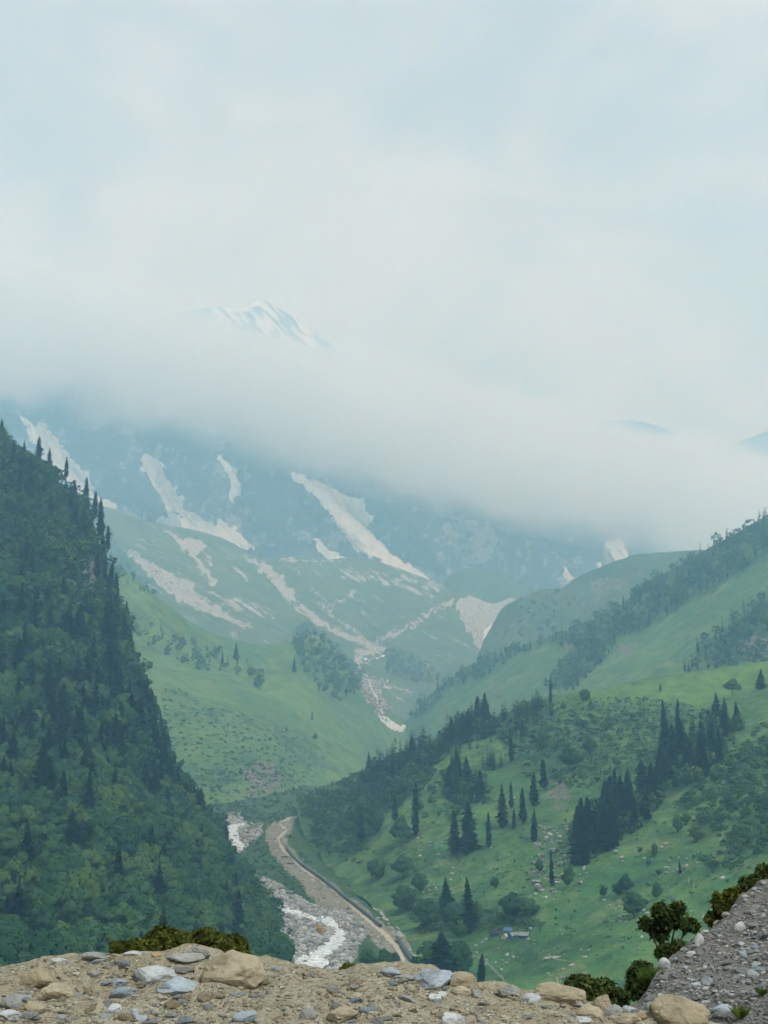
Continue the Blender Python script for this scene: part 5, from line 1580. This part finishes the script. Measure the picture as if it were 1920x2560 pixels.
def gravel(name, poly, n, keys, s0, s1, mat, label, cat, seed, flat=.6, dens=None, pw=2.5):
    rng = np.random.default_rng(seed)
    kit = [rock(1, rng, .2, 5) for k in range(8)]
    q = np.asarray(poly, float)
    Vs, Fs, Ts, o = [], [], [], 0
    us_, vs_ = rng.uniform(q[:, 0].min(), q[:, 0].max(), n * 4), rng.uniform(q[:, 1].min(), q[:, 1].max(), n * 4)
    ok = inside(us_, vs_, poly)
    if dens is not None:
        ok &= rng.random(n * 4) < dens(us_, vs_)
    for u, v in list(zip(us_[ok], vs_[ok]))[:n]:
        h = cast(u, v, None if keys is None else keys)
        if not h:
            continue
        V, Fc = kit[rng.integers(8)]
        w_ = s0 + (s1 - s0) * rng.random() ** pw
        a = rng.uniform(0, 6.28)
        c_, s_ = math.cos(a), math.sin(a)
        Vs.append((V * np.array([w_, w_ * .75, w_ * flat * rng.uniform(.6, 1.2)])) @ np.array([[c_, s_, 0], [-s_, c_, 0], [0, 0, 1]]) + np.array(h[0]) + np.array([0, 0, w_ * flat * .25]))
        Fs.append(Fc + o)
        Ts.append(np.full(len(V), rng.random()))
        o += len(V)
    add(name, mesh_np(name, np.concatenate(Vs), np.concatenate(Fs), mat, False, {'tint': np.concatenate(Ts)}), label=label, cat=cat, kind='stuff')


gravel('gravel', [(-380, 2420), (250, 2385), (600, 2405), (900, 2430), (1300, 2475), (1660, 2535), (1760, 2680), (-380, 2680)], 5200, ['R'], .004, .020, M_grav, 'loose pebbles over the tan rubble mound', 'gravel', 11)
gravel('gravel', [(1600, 2510), (1650, 2430), (1750, 2345), (1930, 2190), (2260, 1990), (2260, 2650), (1620, 2650)], 6500, ['Q'], .005, .028, M_gravg, 'loose pebbles over the grey gravel bank', 'gravel', 12)
gravel('gravel', BED, 4200, ['G'], .35, 2.2, M_bould, 'pale stones and cobbles filling the river bed', 'gravel', 13, .7, lambda u, v: 1 - .93 * inside(u, v, RIV1), 4)
gravel('gravel', SPOIL, 600, ['G', 'F'], .3, 1.3, M_bould, 'broken stones along the dirt track', 'gravel', 14, .7, lambda u, v: 1 - inside(u, v, strip(TR, TW)), 4)
gravel('gravel', BANK, 500, ['G', 'B'], .5, 2.6, M_bould, 'stones on the bank of the far river bend', 'gravel', 15, .7, lambda u, v: 1 - .9 * inside(u, v, RIV2), 3)
gravel('gravel', [(1060, 2020), (1380, 1980), (1640, 2080), (1900, 2150), (1860, 2260), (1420, 2470), (1200, 2440), (1000, 2200)], 650, ['F'], .25, 1.1, M_bould, 'scattered pale stones on the right slope', 'gravel', 16, .7, lambda u, v: np.clip(.12 + 1.1 * fbm(uvw(u, v, 60), 3, 9), 0, 1), 2)
gravel('gravel', [(1340, 2060), (1425, 2060), (1425, 2130), (1390, 2230), (1340, 2260), (1320, 2200)], 160, ['F'], .4, 1.7, M_bould, 'pale rock litter below the lone dark conifer', 'gravel', 17, .6, None, 2)
gravel('gravel', STR3, 900, ['B', 'C', 'E'], 1.2, 5.0, M_bould, 'white boulders choking the upper stream bed', 'gravel', 18, .7, None, 2)
gravel('gravel', K7, 700, ['C'], 1.0, 3.6, M_bould, 'pale blocks of the scree fan', 'gravel', 19, .6, None, 2.5)
gravel('gravel', K1, 900, ['C'], 1.0, 3.6, M_bould, 'pale blocks of the long scree streak', 'gravel', 20, .6, None, 2.5)
gravel('gravel', K3, 500, ['C'], 1.0, 3.6, M_bould, 'pale blocks of the scree gully', 'gravel', 21, .6, None, 2.5)

stone(803, 2328, 24, 26, 'ochre', 'orange boulder beside the river', ['G'], None, .3, det=2, name='boulder', cat='boulder')
stone(797, 2359, 24, 18, 'grey', 'grey boulder below the orange one by the river', ['G'], None, .5, det=2, name='boulder', cat='boulder')
stone(820, 2398, 16, 14, 'pale', 'pale boulder in the river below the grey one', ['G'], None, .4, det=2, name='boulder', cat='boulder')
stone(853, 2314, 14, 10, 'tan', 'tan boulder at the inner bend of the river', ['G'], None, .4, det=2, name='boulder', cat='boulder')
for i, (u, v, w_) in enumerate(((742, 2412, 9), (770, 2432, 10), (802, 2385, 9), (826, 2368, 7), (836, 2345, 7), (757, 2400, 7), (788, 2415, 8))):
    stone(u, v, w_, w_ * .6, 'grey', 'dark rock breaking the white water of the river', ['G'], 'rocks in the river', .4, det=2, name='boulder', cat='boulder')
for u, v, w_, lab in ((1540, 2128, 12, 'pale rock on grass below the big dark grove'), (1806, 2195, 16, 'pink-white rock on the right meadow'), (1057, 2368, 14, 'pale rock beside the track cutting'), (1050, 2140, 14, 'pale rock on the grass left of the joined conifers'), (1097, 2136, 10, 'small pale rock near the joined conifers'), (1366, 2395, 10, 'rounded rock beside the stone ruin')):
    stone(u, v, w_, w_ * .55, 'pale', lab, ['F'], None, .2, det=2, name='rock', cat='rock')

# ------------------------------------------------------------------ things along the track: pipeline, camp, ruin, posts
m_pipe, t = new_mat('black_pipe')
finish(t, t.mix(t.noise(t.n('ShaderNodeTexCoord').outputs['Object'], .5, 3), (0.02, 0.022, 0.025), (0.07, 0.075, 0.08)), .4, None, 1, .5, .5)
m_pipe2, t = new_mat('pipe_joint')
finish(t, t.mix(t.noise(t.n('ShaderNodeTexCoord').outputs['Object'], .5, 3), (0.22, 0.23, 0.24), (0.32, 0.33, 0.34)), .6)


def pipeline(pix, rad, label, keys):
    pts = []
    for (a, b), (c, d) in zip(pix[:-1], pix[1:]):
        k = max(2, int(math.hypot(c - a, d - b) / 12))
        for i in range(k):
            h = cast(a + (c - a) * i / k, b + (d - b) * i / k, keys)
            if h:
                pts.append(np.array(h[0]) + np.array([0, 0, rad * 1.5]))
    pts = np.array(pts)
    pts[1:-1] = (pts[:-2] + pts[1:-1] * 2 + pts[2:]) / 4
    e = add('pipeline', None, label=label, cat='pipeline')
    e.location = pts[0]
    L = pts - pts[0]
    for i in range(0, len(L) - 1, 2):
        seg = L[i:i + 3]
        sec = add('pipe_section', mesh_np('pipe_section', *tube(seg, [rad] * len(seg), 8), m_pipe), e)
        d = unit(L[min(i + 1, len(L) - 1)] - L[i])
        add('joint', mesh_np('joint', *tube([L[i] - d * .35, L[i] + d * .35], [rad * 1.25] * 2, 8), m_pipe2), sec)


pipeline([(718, 2122), (734, 2148), (750, 2162), (790, 2190), (815, 2208), (850, 2238), (890, 2270), (930, 2302), (962, 2332)], .8, 'long black pipe laid beside the dirt track', ['F', 'G'])
pipeline([(994, 2352), (1010, 2376), (1022, 2396), (1040, 2424)], .8, 'short grey-black pipe run at the near end of the track', ['F', 'G'])
for u, v, lab in ((713, 2144, 'loose black pipe length on the track edge, the farther one'), (727, 2161, 'loose black pipe length on the track edge, the nearer one')):
    h = cast(u, v, ['G', 'F'])
    if h:
        o = add('pipe_length', mesh_np('pipe_length', *tube([(-2.2, 0, .5), (0, .1, .5), (2.2, .3, .45)], [.45] * 3, 8), m_pipe), label=lab, cat='pipe')
        o.location = h[0]


def cloth(name, c):
    m, t = new_mat(name)
    n = t.noise(t.n('ShaderNodeTexCoord').outputs['Object'], 2.0, 3)
    finish(t, t.mix(n, tuple(x * .75 for x in c), tuple(min(1, x * 1.2) for x in c)), .8, n, .1, .4)
    return m


MC = {'black': cloth('dark_tarp', (0.035, 0.04, 0.05)), 'blue': cloth('blue_tarp', (0.07, 0.15, 0.29)), 'grey': cloth('grey_tarp', (0.24, 0.25, 0.26)), 'cream': cloth('cream_canvas', (0.5, 0.45, 0.36)), 'navy': cloth('navy_tarp', (0.03, 0.06, 0.18))}


def tent(u, v, L, Wd, H, rot, roof, end, label):
    h = cast(u, v, ['F'])
    if not h:
        return
    e = add('tent', None, label=label, cat='tent', group='tents of the small camp')
    e.location = h[0]
    e.rotation_euler = (0, 0, rot)
    l, w_, wl = L / 2, Wd / 2, H * .38
    sag = H * .06
    V, Fc = [], []
    nx = 6
    for s in (-1, 1):
        o = len(V)
        for i in range(nx + 1):
            x = -l - .15 + (2 * l + .3) * i / nx
            dz = -sag * math.sin(math.pi * i / nx)
            V += [(x, 0, H + dz), (x, s * w_ * .55, wl + (H - wl) * .42 + dz * 1.6), (x, s * (w_ + .2), wl + dz * .4)]
        for i in range(nx):
            for j in range(2):
                a = o + i * 3 + j
                Fc.append((a, a + 3, a + 4, a + 1))
    add('roof', mesh_np('roof', V, Fc, MC[roof]), e)
    for s in (-1, 1):
        add('side_wall', mesh_np('side_wall', [(-l, s * w_, -.3), (l, s * w_, -.3), (l, s * w_, wl), (-l, s * w_, wl)], [(0, 1, 2, 3)], MC[end], False), e)
        add('end_wall', mesh_np('end_wall', [(s * l, -w_, -.3), (s * l, w_, -.3), (s * l, w_, wl), (s * l, 0, H - .05), (s * l, -w_, wl)], [(0, 1, 2, 3, 4)], MC[end], False), e)
        add('pole', mesh_np('pole', *tube([(s * (l + .05), 0, -.3), (s * (l + .05), 0, H + .25)], [.05, .04], 5), m_bark), e)
    return e


tent(1240, 2338, 4.4, 3.0, 1.9, .15, 'black', 'navy', 'black tarp tent at the left end of the small camp')
tent(1271, 2331, 3.2, 2.6, 2.0, -.3, 'blue', 'blue', 'tent with the bright blue roof behind the others')
tent(1262, 2345, 2.2, 2.0, 1.7, 1.2, 'cream', 'cream', 'small cream tent in front of the blue roof')
tent(1284, 2343, 3.2, 2.6, 1.9, .5, 'grey', 'blue', 'grey-roofed tent with blue sides in the camp')
tent(1311, 2343, 3.6, 2.8, 2.0, -.4, 'grey', 'navy', 'grey tent at the right end of the small camp')

h = cast(1388, 2396, ['F'])
if h:
    e = add('stone_ruin', None, label='low cream stone ruin beside the footpath', cat='ruin')
    e.location = h[0]
    for k in range(7):
        V, Fc = rock(1, rgs, 0, 6)
        a = mesh_np('wall_stone', V * np.array([.38, .4, .55]), Fc, MS['pale'], False)
        b = add('wall_stone', a, e)
        b.location = (-2 + .62 * k, rgs.uniform(-.1, .1), .3 + .12 * (k % 2))
for u, v, hp, lab in ((1722, 2212, 18, 'pale dead trunk on the right meadow, the taller one'), (1735, 2224, 14, 'pale dead trunk on the right meadow, the lower one'), (565, 1900, 0, '')):
    h = cast(u, v, ['F'])
    if h and hp:
        s = hp * h[0].y / F
        o = add('dead_trunk', mesh_np('dead_trunk', *join([tube([(0, 0, -.3), (.05, 0, s * .5), (0, .05, s)], [.22, .16, .05], 6), tube([(0, 0, s * .55), (.5, .1, s * .8)], [.07, .02], 4)]), m_pale), label=lab, cat='dead tree')
        o.location = h[0]
p = unproj(1393, 2484, 10.2)
o = add('stick', mesh_np('stick', *tube([(0, 0, -.2), (.004, 0, .06), (0, 0, .11)], [.006, .005, .003], 5), m_pale), label='thin pale stick standing behind the long tan boulder', cat='stick')
o.location = p
# ------------------------------------------------------------------ air: haze and the cloud bank on the mountains
def box_mesh(name, lo, hi):
    x0, y0, z0 = lo
    x1, y1, z1 = hi
    V = [(x0, y0, z0), (x1, y0, z0), (x1, y1, z0), (x0, y1, z0), (x0, y0, z1), (x1, y0, z1), (x1, y1, z1), (x0, y1, z1)]
    Fc = [(0, 3, 2, 1), (4, 5, 6, 7), (0, 1, 5, 4), (1, 2, 6, 5), (2, 3, 7, 6), (3, 0, 4, 7)]
    return mesh_np(name, V, Fc, None, False)


m_hz, t = new_mat('valley_haze')
pv = t.n('ShaderNodeVolumePrincipled', {'Color': (0.36, 0.72, 1.0, 1), 'Absorption Color': (1, 1, 1, 1), 'Density': HAZE, 'Anisotropy': 0.0})
t.n('ShaderNodeOutputMaterial', {'Volume': pv.outputs[0]})
me = box_mesh('haze', (-5200, -60, -330), (5200, 9200, 2520))
me.materials.append(m_hz)
add('haze', me, label='thin blue mountain haze filling the valley', cat='haze', kind='stuff')

m_cl, t = new_mat('cloud_mist')
o_ = t.n('ShaderNodeTexCoord').outputs['Object']
sep = t.n('ShaderNodeSeparateXYZ', {0: o_})
xx, yy, zz = sep.outputs
base = t.math('ADD', t.math('MULTIPLY', yy, CB[0]), t.math('MULTIPLY', xx, CB[1]))
top = t.math('ADD', t.math('MULTIPLY', yy, CT[0]), t.math('MULTIPLY', xx, CT[1]))
h = t.math('DIVIDE', t.math('SUBTRACT', zz, base), t.math('SUBTRACT', top, base))
ns = t.noise(t.n('ShaderNodeMapping', {'Vector': o_, 'Scale': (1.0, 0.7, 1.6)}).outputs[0], 1 / 800.0, 3, 0.55)
nw = t.noise(o_, 1 / 180.0, 4, 0.65)
h2 = t.math('ADD', t.math('ADD', h, t.math('MULTIPLY', t.math('SUBTRACT', ns, 0.5), 1.15)), t.math('MULTIPLY', t.math('SUBTRACT', nw, 0.5), 0.8))
den = t.math('MULTIPLY', t.ramp(h2, -0.14, 0.48), t.ramp(h2, 1.15, 0.70))
n2_ = t.noise(o_, 1 / 300.0, 2, 0.6)
den = t.math('MULTIPLY', t.math('MULTIPLY', den, t.ramp(n2_, 0.32, 0.66, 0.35, 1.5)), CLOUD)
n3_ = t.noise(t.n('ShaderNodeMapping', {'Vector': o_, 'Scale': (0.8, 0.6, 2.0)}).outputs[0], 1 / 520.0, 3, 0.6)
veil = t.math('MULTIPLY', t.math('MULTIPLY', t.ramp(h, 0.3, 0.9), t.ramp(h, 2.0, 1.0)), t.ramp(n3_, 0.42, 0.70, 0.0, VEIL))
den = t.math('ADD', den, veil)
pv = t.n('ShaderNodeVolumePrincipled', {'Color': (0.885, 0.935, 0.97, 1), 'Density': den, 'Anisotropy': 0.0})
t.n('ShaderNodeOutputMaterial', {'Volume': pv.outputs[0]})
V = []
for yy_ in (4650.0, 7350.0):
    for xx_ in (-3400.0, 3400.0):
        V.append((xx_, yy_, CB[0] * yy_ + CB[1] * xx_ - 60))
        V.append((xx_, yy_, CT[0] * yy_ + CT[1] * xx_ + 620))
me = mesh_np('cloud_bank', V, [(2, 3, 1, 0), (5, 7, 6, 4), (1, 5, 4, 0), (6, 7, 3, 2), (3, 7, 5, 1), (4, 6, 2, 0)], None, False)
me.materials.append(m_cl)
add('clouds', me, label='grey-white cloud bank hiding the mountain tops', cat='cloud', kind='stuff')
